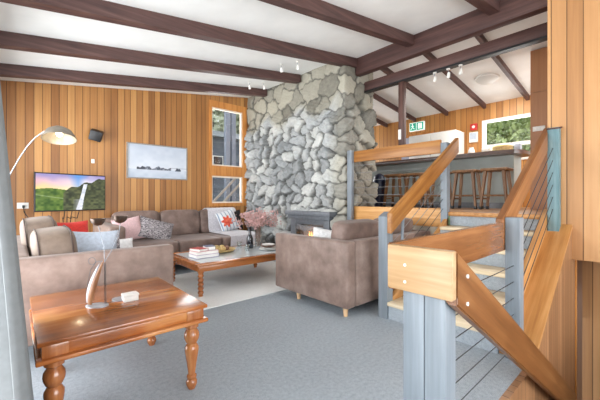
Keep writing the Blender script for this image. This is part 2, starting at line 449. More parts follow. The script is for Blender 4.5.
# wall behind the camera: unseen glazing, added as a daylight source
BX0, BX1, BZ1 = -.1, 4.0, 2.75
bm = BM(); box(bm, XL-.12, BX0, YB-.12, YB, -.2, 4); box(bm, BX1, 4.6, YB-.12, YB, -.2, 4); box(bm, BX0, BX1, YB-.12, YB, BZ1, 4); box(bm, BX0, BX1, YB-.12, YB, -.2, .06)
struct('wall_rear', bm, M['white'])
w = thing('window_unseen_rear', None, None, (BX0, YB, .06)); w['kind'] = 'structure'
bm = BM(); n = 4
for k in range(n+1):
    x = BX0+(BX1-BX0)*k/n; box(bm, max(BX0, x-.03), min(BX1, x+.03), YB-.09, YB-.03, .06, BZ1)
for k in range(n):
    xa, xb = BX0+(BX1-BX0)*k/n+.03, BX0+(BX1-BX0)*(k+1)/n-.03
    box(bm, xa, xb, YB-.09, YB-.03, .06, .12); box(bm, xa, xb, YB-.09, YB-.03, BZ1-.06, BZ1)
part('frame', bm, M['white'], w)
for k in range(n): pbox('pane', M['glass'], w, BX0+(BX1-BX0)*k/n+.03, BX0+(BX1-BX0)*(k+1)/n-.03, YB-.065, YB-.06, .12, BZ1-.06)
# right panelled bulkhead over the flight going down
XP = 4.24
bm = BM(); box(bm, XP, XP+.26, -.6, .80, .575, 3.55); box(bm, XP, XP+.26, YB-.1, -.6, -.2, 3.55)
struct('wall_right', bm, M['wall_y'])
# boarded side of the flight, standing in the well
nos = lambda x: UP + SL*(x-EDGE)      # line through the nosings
cap0 = lambda x: nos(x) - .125
bm = BM()
prism(bm, [(1.44, -1.87), (4.42, -1.87), (4.42, .60), (XP, .60), (XP, cap0(XP)-.02), (2.85, cap0(2.85)-.02), (2.85, 0), (1.44, 0)], 'Y', WELL_Y, WELL_Y+.04)
struct('wall_stairwell', bm, M['wall_x'])
bm = BM(); box(bm, 4.42, 4.47, WELL_Y-.01, WELL_Y+.09, -1.87, .575); struct('trim_1', bm, M['trim_wood'])
bm = BM(); box(bm, 4.9, 5.0, -.7, .60, -1.87, UP-.16); struct('wall_lower', bm, M['wall_y'])
bm = BM(); box(bm, 4.47, 6.2, 1.5, 1.56, -1.87, UP-.16); box(bm, 6.1, 6.2, -.6, 1.5, -1.87, UP-.16); struct('wall_lower.001', bm, M['wall_x'])
bm = BM(); box(bm, 1.44, 6.2, -.7, -.6, -1.87, 0); struct('wall_stairwell.001', bm, M['wall_x'])
bm = BM(); box(bm, 1.30, 1.44, -.6, WELL_Y, -1.87, -.2); struct('wall_stairwell.002', bm, M['wall_x'])
# boarded front under the bar floor
bm = BM(); box(bm, EDGE+.03, EDGE+.09, 1.9, 3.42, 0, UP-.05); struct('wall_platform', bm, M['cream'])
bm = BM(); rbox(bm, EDGE-.045, EDGE-.005, 1.885, 3.42, .82, 1.065, r=.006); struct('trim_2', bm, M['fascia'])
bm = BM(); rbox(bm, EDGE-.055, EDGE+.03, .83, 1.885, UP-.045, UP+.004, r=.01); struct('trim_3', bm, M['cap'])
# walls of the bar room
X7 = 7.4
BW0, BW1, BWZ0, BWZ1 = .9, 2.51, 1.95, 2.835
bm = BM(); box(bm, X7, X7+.12, -.6, BW0, UP-.16, 3.3); box(bm, X7, X7+.12, BW1, YF+.1, UP-.16, 3.3); box(bm, X7, X7+.12, BW0, BW1, UP-.16, BWZ0); box(bm, X7, X7+.12, BW0, BW1, BWZ1, 3.3)
struct('wall_back', bm, M['wall_y2'])
w = thing('window_4', None, None, (X7, BW0, BWZ0)); w['kind'] = 'structure'
bm = BM()
for b in ((BW0, BW0+.05, BWZ0, BWZ1), (BW1-.05, BW1, BWZ0, BWZ1), (BW0+.05, BW1-.05, BWZ0, BWZ0+.05), (BW0+.05, BW1-.05, BWZ1-.05, BWZ1), (BW0+.05, BW1-.05, 2.25, 2.31)):
    box(bm, X7-.02, X7+.08, b[0], b[1], b[2], b[3])
part('frame', bm, M['white'], w)
pbox('pane', M['glass'], w, X7+.03, X7+.036, BW0+.05, BW1-.05, BWZ0+.05, 2.25); pbox('pane', M['glass'], w, X7+.03, X7+.036, BW0+.05, BW1-.05, 2.31, BWZ1-.05)
bm = BM(); box(bm, 5.75, 5.87, -.6, 1.29, UP, 2.76); box(bm, 5.75, 5.87, -.6, 1.29, 2.765, roof_z(5.87)); struct('wall_return', bm, M['wall_ret'])
bm = BM(); box(bm, 4.5, 6.0, -.72, -.6, UP-.2, 3.7); box(bm, 7.3, 7.5, -.72, -.6, UP-.2, 3.7); box(bm, 6.0, 7.3, -.72, -.6, UP-.2, 1.7); box(bm, 6.0, 7.3, -.72, -.6, 2.9, 3.7); struct('wall_side', bm, M['cream'])
for nm, x0, x1, y0, y1 in (('window_added_far', 5.0, 7.2, YF+.02, YF+.08), ('window_added_near', 6.0, 7.3, -.69, -.63)):  # unseen windows added at both ends to let light into the bar
    w = thing(nm, None, None, (x0, y0, 1.7)); w['kind'] = 'structure'
    bm = BM(); xm = (x0+x1)/2
    for b in ((x0, x0+.05, 1.7, 2.9), (x1-.05, x1, 1.7, 2.9), (xm-.025, xm+.025, 1.75, 2.85), (x0+.05, x1-.05, 1.7, 1.75), (x0+.05, x1-.05, 2.85, 2.9)): box(bm, b[0], b[1], y0, y1, b[2], b[3])
    part('frame', bm, M['white'], w)
    for a, b in ((x0+.05, xm-.025), (xm+.025, x1-.05)): pbox('pane', M['glass'], w, a, b, (y0+y1)/2, (y0+y1)/2+.006, 1.75, 2.85)
d = thing('door_1', None, None, (X7, 3.9, UP)); d['kind'] = 'structure'
bm = BM(); box(bm, X7-.03, X7, 3.55, 3.62, UP, 2.79); box(bm, X7-.03, X7, 4.40, 4.47, UP, 2.79); box(bm, X7-.03, X7, 3.62, 4.40, 2.71, 2.79); part('frame', bm, M['trim_wood'], d)
lf = pbox('leaf', plain('pale_lavender_door', (176,178,196), .5), d, X7-.02, X7, 3.62, 4.40, UP, 2.71)
pbox('handle', M['steel'], lf, X7-.06, X7-.02, 3.68, 3.78, 2.02, 2.04)

# ------------------------------------------------------------------ beams
def beam(label, y0, y1, x1, h=.145):
    bm = BM(); prism(bm, [(XL, ceil_z(XL)-h), (x1, ceil_z(x1)-h), (x1, ceil_z(x1)), (XL, ceil_z(XL))], 'Y', y0, y1)
    return solo('ceiling_beam', bm, M['beam'], label, 'beam', 'sloping dark beams of the living room')
beam('dark-stained ceiling beam nearest the television wall', 5.60, 5.71, 4.03)
beam('dark-stained ceiling beam second out from the television wall, meeting the stone chimney', 4.52, 4.64, 4.03)
beam('dark-stained ceiling beam meeting the girder right at the chimney corner', 3.43, 3.55, 4.345)
beam('dark-stained ceiling beam crossing the top middle, meeting the girder clear of the chimney', 2.39, 2.50, 4.345)
beam('dark-stained ceiling beam end at the top edge, closest to the right panelled wall', 1.28, 1.40, 4.345)
bm = BM(); rbox(bm, 4.345, 4.47, .80, 3.47, 3.30, 3.585, r=.006); solo('ridge_girder', bm, M['beam_y'], 'large dark-stained girder along the ridge, with the ceiling beams butting into it', 'girder')
g = thing('tie_beam', 'dark-stained lower beam with a slim post, hanging below the ridge girder over the bar floor', 'beam', (4.66, 3.5, 3.065))
pbox('beam', M['beam_y'], g, 4.60, 4.72, .82, YF, 3.09, 3.24, r=.005); pbox('track', M['black'], g, 4.61, 4.71, .82, YF, 3.065, 3.09, label='black track under the beam')
pbox('post', M['beam_z'], g, 4.615, 4.705, 2.72, 2.81, 1.93, 3.065, r=.005, label='slim dark post under the beam')
bm = BM(); rbox(bm, 4.60, 4.615, 2.755, 2.805, 2.14, 2.30, r=.004); solo('switch_plate', bm, M['white'], 'white switch plate on the slim dark post under the lower beam', 'switch')
names = ['nearest the reddish wall return', 'above the bar window', 'left of the round ceiling light', 'above the green exit sign', 'second from the chimney', 'nearest the chimney']
for y, nm in zip((1.70, 2.46, 3.25, 4.04, 4.85, 5.65), names):
    bm = BM(); prism(bm, [(4.48, roof_z(4.48)-.09), (X7, roof_z(X7)-.09), (X7, roof_z(X7)), (4.48, roof_z(4.48))], 'Y', y-.028, y+.028)
    solo('rafter', bm, M['beam'], 'thin dark rafter on the white bar ceiling, ' + nm, 'rafter', 'dark rafters over the bar')

# ------------------------------------------------------------------ stone chimney

def chimney():
    L1, L2 = YF-.005-CY, .78; S = L1+L2; H = 3.62
    ds = .0145; ns, nz = int(S/ds), int(H/ds)
    s = np.linspace(0, S, ns+1); z = np.linspace(0, H, nz+1); SS, ZZ = np.meshgrid(s, z)
    seeds = []
    yy = -.2
    while yy < H+.3:
        zone = yy > 2.75
        rh = .32 if zone else .21; xx = -.2 + rng.random()*.2
        while xx < S+.3:
            side = xx > L1-.25
            w = (.38 if zone or side else .25)*(.75+.6*rng.random())
            seeds.append((xx+w/2, yy+rh/2+(rng.random()-.5)*rh*(.9), w)); xx += w
        yy += rh
    P = np.array(seeds)
    qs = SS + .022*np.sin(ZZ*17+SS*5) + .014*np.sin(ZZ*41+1.3) ; qz = ZZ + .02*np.sin(SS*19+ZZ*7) + .012*np.sin(SS*47)
    f1 = np.full(SS.shape, 9.); f2 = f1.copy(); idx = np.zeros(SS.shape, int)
    for k, (a, b, w) in enumerate(P):
        d = np.sqrt((qs-a)**2 + (qz-b)**2*1.35)
        lo = d < f1
        f2 = np.where(lo, f1, np.minimum(f2, d)); idx = np.where(lo, k, idx); f1 = np.where(lo, d, f1)
    gap = f2-f1
    r1, r2, r3, r4 = (rng.random(len(P)) for _ in range(4))
    tone = r1[idx]
    beige = np.clip((ZZ-2.70+.15*np.sin(SS*6))/.16, 0, 1); beige = np.maximum(beige, np.clip((SS-L1+.28)/.22, 0, 1)*.8)
    rough = 1-.72*np.clip((ZZ-2.72+.1*np.sin(SS*5))/.2, 0, 1); rough *= 1-.35*np.clip((SS-L1+.2)/.2, 0, 1)
    edge = np.clip(gap/.055, 0, 1)**.55
    dx = qs-P[idx, 0]; dz = qz-P[idx, 1]
    facet = dx*(r2[idx]-.5)*.9 + dz*(r3[idx]-.62)*.9
    fine = .010*np.sin(SS*63+ZZ*31+tone*20)*np.sin(ZZ*71-SS*23) + .006*np.sin(SS*140+tone*9)*np.sin(ZZ*150)
    h = edge*(.056+.075*r4[idx]+facet*1.4+fine*1.6)*rough + edge*.012
    h = np.clip(h, 0, .16)
    fy = YF-SS                         # flat bed where the fireplace sits
    fp = (SS < L1) & (fy > 3.67) & (fy < 4.74) & (ZZ < .93)
    h = np.where(fp, 0.004, h)
    t = np.clip((SS-L1)/.10+.5, 0, 1)  # turn the corner
    ang = t*PI/2
    nx, ny = -np.cos(ang), -np.sin(ang)
    bx = np.where(SS < L1, CX, CX+(SS-L1)); by = np.where(SS < L1, YF-SS, CY)
    X = bx+nx*h; Y = by+ny*h; ZZ = np.minimum(ZZ, np.minimum(ceil_z(X), roof_z(X))-.002)
    V = np.stack([X, Y, ZZ], -1).reshape(-1, 3)
    n1 = ns+1
    i = np.arange(ns); j = np.arange(nz); I, J = np.meshgrid(i, j)
    F = np.stack([J*n1+I, (J+1)*n1+I, (J+1)*n1+I+1, J*n1+I+1], -1).reshape(-1, 4)
    # close the block behind with a few big faces
    nb = len(V)
    back = [(CX+.78, CY, 0), (CX+.78, YF, 0), (CX+.78, YF, 3.52), (CX+.78, CY, 3.52), (CX, YF, 0), (CX, YF, 3.52)]
    V = np.vstack([V, np.array(back)])
    faces = [tuple(f) for f in F] + [(nb, nb+1, nb+2, nb+3), (nb+1, nb+4, nb+5, nb+2)]
    me = bpy.data.meshes.new('stone_chimney'); me.from_pydata([tuple(v) for v in V], [], faces)
    me.materials.append(M['stone'])
    mortar_shade = (1-np.clip(gap/.036, 0, 1)).reshape(-1)  # mask for mortar joints and the shade painted into them
    col = np.ones((len(V), 4)); col[:len(mortar_shade), 0] = tone.reshape(-1); col[:len(mortar_shade), 1] = mortar_shade; col[:len(mortar_shade), 2] = beige.reshape(-1)
    a = me.color_attributes.new('Col', 'FLOAT_COLOR', 'POINT'); a.data.foreach_set('color', col.reshape(-1))
    me.polygons.foreach_set('use_smooth', [True]*len(faces))
    o = bpy.data.objects.new('stone_chimney', me); C.objects.link(o)
    return tag(o, 'tall chimney breast of rough grey field stones around the fireplace', 'chimney')
chimney()

# fireplace
fp = thing('fireplace', 'charcoal metal gas fireplace with lit flames set in the stone chimney', 'fireplace', (3.99, 4.2, 0))
bm = BM(); rbox(bm, 3.86, 4.085, 3.62, 4.79, .885, .965, r=.01); rbox(bm, 3.90, 4.085, 3.66, 4.75, .82, .885, r=.008); part('hood', bm, M['dark'], fp)
bm = BM()
rbox(bm, 3.94, 4.085, 3.70, 3.84, .0, .82, r=.006); rbox(bm, 3.94, 4.085, 4.57, 4.71, .0, .82, r=.006); rbox(bm, 3.94, 4.085, 3.84, 4.57, .72, .82, r=.006); rbox(bm, 3.94, 4.085, 3.84, 4.57, 0, .25, r=.006)
part('surround', bm, M['dark'], fp)
bm = BM(); box(bm, 4.07, 4.085, 3.84, 4.57, .25, .72); part('firebox', bm, plain('pale_firebrick', (196,202,206), .8), fp)
bm = BM(); box(bm, 3.955, 3.96, 3.84, 4.57, .25, .72); part('glass_front', bm, M['fireglass'], fp)
for k in range(4):
    bm = BM(); y = 4.02+.12*k; tube(bm, [(4.01, y-.08, .30), (4.015, y+.1, .34)], [.03, .026]); part('log', bm, M['bark'], fp)
for k in range(6):
    bm = BM(); y = 4.09+.055*k; h = .10+.16*math.exp(-((k-2.2)/1.6)**2)+.03*(k % 2)
    tube(bm, [(4.01, y, .34), (4.01, y+.012, .34+h*.35), (4.01, y-.004, .34+h*.7), (4.01, y+.004, .34+h)], [.012, .02, .011, .001]); part('flame', bm, M['flame'], fp)

# ------------------------------------------------------------------ staircase up to the bar
st = thing('staircase', 'flight of pale timber treads with grey carpet risers going up to the bar', 'stairs', (2.77, 1.3, 0))
TR = .283
for k in range(6):
    x = 2.77+TR*k
    bm = BM(); box(bm, x, x+.03 if k < 5 else x+.02, .83, 1.80, .17*k, .17*(k+1)-(.04 if k < 5 else .05)); part('riser', bm, M['carpet'], st)
    if k < 5:
        bm = BM(); rbox(bm, x-.025, x+TR+.0, .83, 1.80, .17*(k+1)-.04, .17*(k+1), r=.012); part('tread', bm, M['tread'], st)
def strip(y0, y1, lo, hi, x0, x1):
    bm = BM(); prism(bm, [(x0, lo(x0)), (x1, lo(x1)), (x1, hi(x1)), (x0, hi(x0))], 'Y', y0, y1); return bm
X0 = 2.66
part('stringer', strip(.785, .83, lambda x: max(nos(x)-.24, 0), lambda x: nos(x)+.035, 2.80, XP-.01), M['cap'], st)
part('stringer', strip(1.80, 1.84, lambda x: max(nos(x)-.24, 0), lambda x: nos(x)-.03, 2.79, EDGE-.05), M['cap'], st)
part('cap_board', strip(WELL_Y-.005, .785, lambda x: cap0(x)-.035, cap0, 2.85, XP), M['cap'], st)

# railings -------------------------------------------------------------------
def rail_pts(x0, x1, ztop, h): return [(x0, ztop(x0)-h), (x1, ztop(x1)-h), (x1, ztop(x1)), (x0, ztop(x0))]
rt = lambda x: 1.055 + SL*(x-2.745)
def cable(parent, a, b, mat='cable', r=.0035):
    bm = BM(); tube(bm, [a, b], r, 6); part('cable', bm, M[mat], parent)
# left railing of the flight
L = thing('stair_railing', 'left railing of the flight, orange handrail rising beside the leather loveseat', 'railing', (2.79, 1.85, 0))
bm = BM(); prism(bm, [(2.745, 0), (2.845, 0), (2.845, 1.06), (2.745, 1.015)], 'Y', 1.795, 1.895); part('newel_post', bm, M['post'], L)
bm = BM(); box(bm, 4.09, 4.135, 1.80, 1.88, .85, 1.91); box(bm, 4.135, 4.18, 1.80, 1.88, UP, 1.91); part('newel_post', bm, M['post'], L)
bm = BM(); prism(bm, rail_pts(2.735, 4.30, rt, .20), 'Y', 1.735, 1.79)
bmesh.ops.recalc_face_normals(bm, faces=bm.faces); bmesh.ops.bevel(bm, geom=bm.edges[:], offset=.006, segments=2, affect='EDGES'); part('handrail', bm, M['rail_up'], L)
bm = BM(); tube(bm, [(3.06, 1.85, nos(3.06)-.2), (3.06, 1.80, rt(3.06)-.14)], .016, 10); part('baluster', bm, M['post'], L)
for k in range(6): 
    o = .10+.125*k; cable(L, (2.83, 1.85, nos(2.83)+o), (4.10, 1.85, nos(4.10)+o), 'cable_dark' if k < 2 else 'cable')
# right railing of the flight
R = thing('stair_railing', 'right railing of the flight, steep handrail ending at the weathered post by the panelled wall', 'railing', (2.79, .73, 0))
bm = BM(); rbox(bm, 2.745, 2.85, .68, .775, 0, 1.055, r=.005); part('newel_post', bm, M['post'], R)
bm = BM(); rbox(bm, 4.125, 4.222, .685, .78, cap0(4.125)-.01, 1.925, r=.004); p4 = part('newel_post', bm, M['post_teal'], R, 'weathered teal post standing on the cap board')
bm = BM(); prism(bm, [(4.12, 1.905), (4.228, 1.925), (4.228, 1.94), (4.12, 1.92)], 'Y', .675, .785); part('post_cap', bm, M['beam'], p4)
bm = BM(); prism(bm, rail_pts(2.72, 4.235, rt, .20), 'Y', .777, .832)
bmesh.ops.recalc_face_normals(bm, faces=bm.faces); bmesh.ops.bevel(bm, geom=bm.edges[:], offset=.006, segments=2, affect='EDGES'); part('handrail', bm, wood('brown_rail_rising', (118,74,40), (144,94,54), (166,116,74), axis='X', pitch=math.atan(SL), rough=.35), R)
for k in range(6):
    o = .10+.125*k; cable(R, (2.80, .735, nos(2.80)+o), (4.17, .735, nos(4.17)+o), 'cable_dark')
# balcony railing on the edge of the bar floor
B = thing('balcony_railing', 'level railing along the bar floor from the chimney to the stair post', 'railing', (4.15, 2.6, UP))
pbox('post', M['post'], B, 4.035, 4.10, 3.30, 3.39, .82, 1.97, r=.004)
pbox('handrail', M['rail_y'], B, 4.095, 4.14, 1.885, 3.385, 1.78, 1.955, r=.006)
for k in range(6): cable(B, (4.15, 1.87, UP+.11+.118*k), (4.098, 3.34, UP+.11+.118*k), 'cable', .004)
# railing at the head of the flight going down
A = thing('landing_railing', 'low railing with a pale end board and glossy level handrail in the foreground', 'railing', (1.3, .7, 0))
pbox('newel_post', M['post'], A, 1.253, 1.353, .645, .74, 0, .975, r=.004)
eb = pbox('end_board', M['endboard'], A, 1.208, 1.251, .512, .79, .812, 1.0, r=.008, label='pale end board with two bolt plugs')
for z in (.852, .922):
    bm = BM(); lathe(bm, [(.0001, 0), (.006, 0), (.006, .004), (.0001, .006)], seg=14, mat=Matrix.Translation((1.2065, .705, z)) @ Matrix.Rotation(PI/2, 4, 'Y')); part('bolt_plug', bm, M['paper'], eb)
bm = BM(); prism(bm, [(1.252, .795), (2.80, .805), (2.80, 1.02), (1.252, 1.0)], 'Y', .778, .818)
bmesh.ops.recalc_face_normals(bm, faces=bm.faces); bmesh.ops.bevel(bm, geom=bm.edges[:], offset=.006, segments=2, affect='EDGES'); part('handrail', bm, M['rail_x'], A)
for k in range(6): cable(A, (1.34, .72, .10+.12*k), (2.76, .72, .10+.12*k), 'cable_dark', .003)
D = thing('descending_railing', 'broad brown handrail falling away to the lower right from the foreground newel', 'railing', (1.3, .58, 0))
pbox('newel_post', M['post'], D, 1.253, 1.353, .558, .643, 0, .80, r=.004)
bm = BM(); dt = lambda x: 1.0 - .614*(x-1.252)
prism(bm, [(1.252, .79), (3.81, dt(3.81)-.21), (3.85, dt(3.85)-.06), (3.80, dt(3.80)), (1.252, 1.0)], 'Y', .512, .556)
bmesh.ops.recalc_face_normals(bm, faces=bm.faces); bmesh.ops.bevel(bm, geom=bm.edges[:], offset=.006, segments=2, affect='EDGES'); hr = part('handrail', bm, M['rail_dn'], D)
for x, z in ((1.345, dt(1.345)-.055), (1.345, dt(1.345)-.165)):
    bm = BM(); lathe(bm, [(.0001, 0), (.008, 0), (.008, .006), (.0001, .006)], seg=12, mat=Matrix.Translation((x, .513, z)) @ Matrix.Rotation(PI/2, 4, 'X')); part('bolt_plug', bm, M['paper'], hr)
bm = BM(); tube(bm, [(3.5, .535, -1.4), (3.5, .535, dt(3.5)-.12)], .02, 8); part('baluster', bm, M['post'], D)
ds_ = thing('staircase', 'carpeted flight going down in the foreground well under the broad brown handrail', 'stairs', (1.44, 0, 0))
for k in range(10):
    bm = BM(); box(bm, 1.44+.28*k, 1.44+.28*(k+1), -.6, WELL_Y, -.17*(k+1)-.12, -.17*(k+1)); part('tread', bm, M['carpet'], ds_)

# ------------------------------------------------------------------ furniture
def rb(*b, r=.03, seg=3):
    bm = BM(); rbox(bm, *b, r=r, seg=seg); return bm
def taper_leg(parent, x, y, h, r0=.03, r1=.018, mat='leg_pale'):
    bm = BM(); lathe(bm, [(r1, 0), (r0, h)], x, y, 16); part('leg', bm, M[mat], parent)
# near sectional, seen from its end
S1 = thing('sectional_sofa', 'taupe leather sofa along the left side, end panel facing the carved side table', 'sofa', (.5, 4.2, 0))
part('side_panel', rb(-.14, 1.10, 3.0, 3.13, .13, .765, r=.022), M['leather'], S1)
part('backrest', rb(-.14, .08, 3.13, 5.0, .13, .765, r=.03), M['leather'], S1)
part('base', rb(.08, 1.06, 3.13, 5.0, .13, .33, r=.02), M['leather'], S1)
for y0, y1 in ((3.135, 4.09), (4.09, 5.0)):
    bm = BM(); puff(bm, (.58, (y0+y1)/2, .42), (.50, (y1-y0)/2, .095), .18, e2=.14); part('seat_cushion', bm, M['leather2'], S1)
def back_cushion(x0, x1, y0, y1, z0, z1, parent, tilt=.0):
    bm = BM(); puff(bm, (0, 0, 0), ((x1-x0)/2, (y1-y0)/2, (z1-z0)/2), .42, e2=.34)
    bmesh.ops.transform(bm, matrix=Matrix.Translation(((x0+x1)/2, (y0+y1)/2, (z0+z1)/2)) @ Matrix.Rotation(tilt, 4, 'Y'), verts=bm.verts)
    c = part('back_cushion', bm, M['suede'], parent)
    for s in (-1, 1):
        bm = BM(); hx, hy, hz = (x1-x0)/2, (y1-y0)/2, (z1-z0)/2
        sgp = lambda w: math.copysign(abs(w)**.36, w)
        tube(bm, [(s*hx*.72, hy*.99*sgp(math.cos(a)), hz*.985*sgp(math.sin(a))) for a in [2*PI*k/40 for k in range(41)]], .006, 5)
        bmesh.ops.transform(bm, matrix=Matrix.Translation(((x0+x1)/2, (y0+y1)/2, (z0+z1)/2)) @ Matrix.Rotation(tilt, 4, 'Y'), verts=bm.verts)
        part('piping', bm, M['darkpipe'], c)
back_cushion(.10, .40, 3.16, 3.84, .46, .94, S1, -.1); back_cushion(.04, .34, 3.87, 4.70, .46, 1.0, S1, -.1)
for x, y in ((-.06, 3.08), (1.02, 3.08), (-.06, 4.92), (1.0, 4.92)): taper_leg(S1, x, y, .135, mat='stool')
# sofa along the television wall
S2 = thing('long_sofa', 'long taupe leather sofa against the television wall under the seascape picture', 'sofa', (2.2, 5.7, 0))
SX0, SX1 = .95, 3.45
part('base', rb(SX0+.05, SX1, 5.12, 6.25, .13, .33, r=.02), M['leather'], S2)
part('backrest', rb(SX0+.05, SX1, 6.06, 6.28, .33, .86, r=.03), M['leather'], S2)
part('armrest', rb(SX0, 1.17, 5.02, 6.28, .13, .80, r=.05), M['leather'], S2)
for x0, x1 in ((1.18, 1.92), (1.92, 2.66), (2.66, 3.45)):
    bm = BM(); puff(bm, ((x0+x1)/2, 5.50, .425), ((x1-x0)/2, .52, .10), .2, e2=.14); part('seat_cushion', bm, M['leather2'], S2)
    bm = BM(); puff(bm, (0, 0, 0), ((x1-x0)/2, .12, .24), .3, e2=.3)
    bmesh.ops.transform(bm, matrix=Matrix.Translation(((x0+x1)/2, 5.98, .735)) @ Matrix.Rotation(-.14, 4, 'X'), verts=bm.verts); part('back_cushion', bm, M['leather2'], S2)
for x, y in ((1.05, 5.1), (3.38, 5.18), (1.05, 6.2), (3.38, 6.2)): taper_leg(S2, x, y, .135, mat='leg_pale')
# loveseat seen from its side
S3 = thing('loveseat', 'taupe leather loveseat standing with its back to the stairs', 'sofa', (3.2, 2.6, 0))
part('side_panel', rb(2.42, 2.56, 2.03, 3.20, .10, .765, r=.025), M['leather'], S3)
part('backrest', rb(2.56, 4.02, 2.03, 2.17, .10, .765, r=.025), M['leather'], S3)
part('side_panel', rb(4.0, 4.13, 2.03, 3.20, .10, .765, r=.025), M['leather'], S3)
part('base', rb(2.56, 4.0, 2.17, 3.16, .12, .32, r=.02), M['leather'], S3)
for x0, x1 in ((2.565, 3.28), (3.28, 3.995)):
    bm = BM(); puff(bm, ((x0+x1)/2, 2.64, .41), ((x1-x0)/2, .47, .095), .2, e2=.14); part('seat_cushion', bm, M['leather2'], S3)
    bm = BM(); puff(bm, (0, 0, 0), ((x1-x0)/2, .11, .24), .26, e2=.26)
    bmesh.ops.transform(bm, matrix=Matrix.Translation(((x0+x1)/2, 2.31, .705)) @ Matrix.Rotation(.12, 4, 'X'), verts=bm.verts); part('back_cushion', bm, M['leather2'], S3)
for x, y in ((2.50, 2.12), (2.52, 2.86), (4.05, 2.12), (4.05, 3.0)): taper_leg(S3, x, y, .12, .032, .02)

# throw pillows (each stands on a seat)
def cushion(label, w, h, t, loc, yaw, tilt, mat, roll=0, cat='cushion', group='throw cushions'):
    bm = BM(); pillow(bm, w, h, t); o = link('throw_cushion', bm, M[mat]); o.location = loc; o.rotation_euler = (tilt, roll, yaw)
    return tag(o, label, cat, group)
cushion('bright red throw cushion on the left sofa below the television', .38, .42, .15, (.49, 4.36, .53), .3, -.25, 'red')
cushion('pale blue-grey throw cushion just behind the end panel of the left sofa', .40, .40, .16, (.52, 3.36, .51), .12, -.18, 'bluegrey', .06)
cushion('black and white scroll cushion half hidden behind the pale blue-grey one', .34, .36, .12, (.66, 3.66, .52), .2, -.2, 'scroll')
cushion('small plump white cushion at the right end of the left sofa', .22, .22, .14, (.90, 3.98, .53), .1, -.2, 'linen')
cushion('dusty pink cushion at the left end of the wall sofa', .42, .38, .15, (1.36, 5.50, .53), .1, -.35, 'pink', -.15)
cushion('charcoal scroll-patterned cushion lying tilted on the wall sofa', .56, .38, .15, (1.68, 5.46, .52), -.1, -.55, 'scroll', .3)
cushion('white striped cushion with a red flower on the grey throw', .42, .42, .14, (3.20, 5.64, .555), .05, -.32, 'flower', -.24)
cushion('black cushion peeping out behind the red-flower cushion', .44, .42, .13, (3.34, 5.80, .53), -.1, -.25, 'black', -.1)
cushion('pale grey cushion inside the loveseat near its side panel', .40, .35, .13, (2.70, 2.60, .50), -.95, -.35, 'linen', .12)

# grey throw over the right end of the wall sofa
def throw():
    prof = [(6.18, .93), (6.05, .985), (5.97, .985), (5.89, .95), (5.83, .80), (5.80, .62), (5.77, .545), (5.60, .54), (5.35, .54), (5.10, .535), (4.985, .52), (4.955, .46), (4.95, .34)]
    nx = 14; bm = BM(); rows = []
    for i, (y, z) in enumerate(prof):
        row = []
        for k in range(nx+1):
            f = k/nx; x = 2.80+.62*f
            w = .006*math.sin(f*23+i*.8)
            row.append((x+.02*math.sin(i*.9), y-abs(w), z+abs(w)))
        rows.append(row)
    top = [[bm.verts.new(p) for p in r] for r in rows]
    bot = [[bm.verts.new((p[0], p[1]-.0, p[2]+.012)) if i < 4 else bm.verts.new((p[0], p[1]-.012, p[2]+.008)) for p in r] for i, r in enumerate(rows)]
    for g in (top, bot):
        for a, b in zip(g, g[1:]):
            for k in range(nx):
                f = bm.faces.new((a[k], a[k+1], b[k+1], b[k])); f.smooth = True
    n = len(prof)
    for i in range(n-1):
        for k in (0, nx): bm.faces.new((top[i][k], top[i+1][k], bot[i+1][k], bot[i][k]))
    for i in (0, n-1):
        for k in range(nx): bm.faces.new((top[i][k], top[i][k+1], bot[i][k+1], bot[i][k]))
    solo('throw_blanket', bm, M['throw'], 'lavender grey throw draped over the right end of the wall sofa', 'blanket')
throw()

# carved side table
T = thing('side_table', 'carved orange-brown wooden side table with turned legs in the foreground', 'table', (.49, 2.36, 0))
TX0, TX1, TY0, TY1, TZ = .07, .905, 1.895, 2.84, .53
bm = BM(); rbox(bm, TX0, TX1, TY0, TY1, TZ-.022, TZ, r=.006); part('tabletop', bm, M['table'], T)
ax0, ax1, ay0, ay1 = TX0+.025, TX1-.025, TY0+.025, TY1-.025
for b in ((ax0, ax1, ay0, ay0+.025), (ax0, ax1, ay1-.025, ay1), (ax0, ax0+.025, ay0+.025, ay1-.025), (ax1-.025, ax1, ay0+.025, ay1-.025)):
    bm = BM(); rbox(bm, *b, TZ-.085, TZ-.022, r=.003); part('apron', bm, M['table'], T)
for x0, x1, y0, y1 in ((ax0-.006, ax0+.10, ay0-.006, ay0+.02), (ax1-.10, ax1+.006, ay0-.006, ay0+.02), (ax1-.02, ax1+.006, ay0+.02, ay0+.12), (ax0-.006, ax0+.02, ay0+.02, ay0+.12)):
    bm = BM(); rbox(bm, x0, x1, y0, y1, TZ-.085, TZ-.022, r=.003); part('corner_block', bm, M['table_leg'], T)
bm = BM()
for b in ((TX0-.004, TX1+.004, TY0-.004, TY0+.05), (TX0-.004, TX1+.004, TY1-.05, TY1+.004), (TX0-.004, TX0+.05, TY0+.05, TY1-.05), (TX1-.05, TX1+.004, TY0+.05, TY1-.05)):
    rbox(bm, *b, TZ-.108, TZ-.085, r=.007, seg=3)
part('moulding', bm, M['table'], T)
prof = [(.020, 0), (.026, .012), (.033, .03), (.034, .048), (.026, .062), (.021, .066), (.029, .071), (.031, .078), (.029, .085), (.021, .090), (.023, .11), (.030, .16), (.038, .21), (.043, .245), (.042, .262), (.032, .280), (.028, .286), (.036, .296), (.045, .318), (.047, .335), (.044, .355), (.034, .372), (.030, .380), (.042, .390), (.042, .424)]
for x, y in ((.14, 1.965), (.83, 1.965), (.185, 2.76), (.83, 2.76)):
    bm = BM(); lathe(bm, prof, x, y, 28); part('leg', bm, M['table_leg'], T)

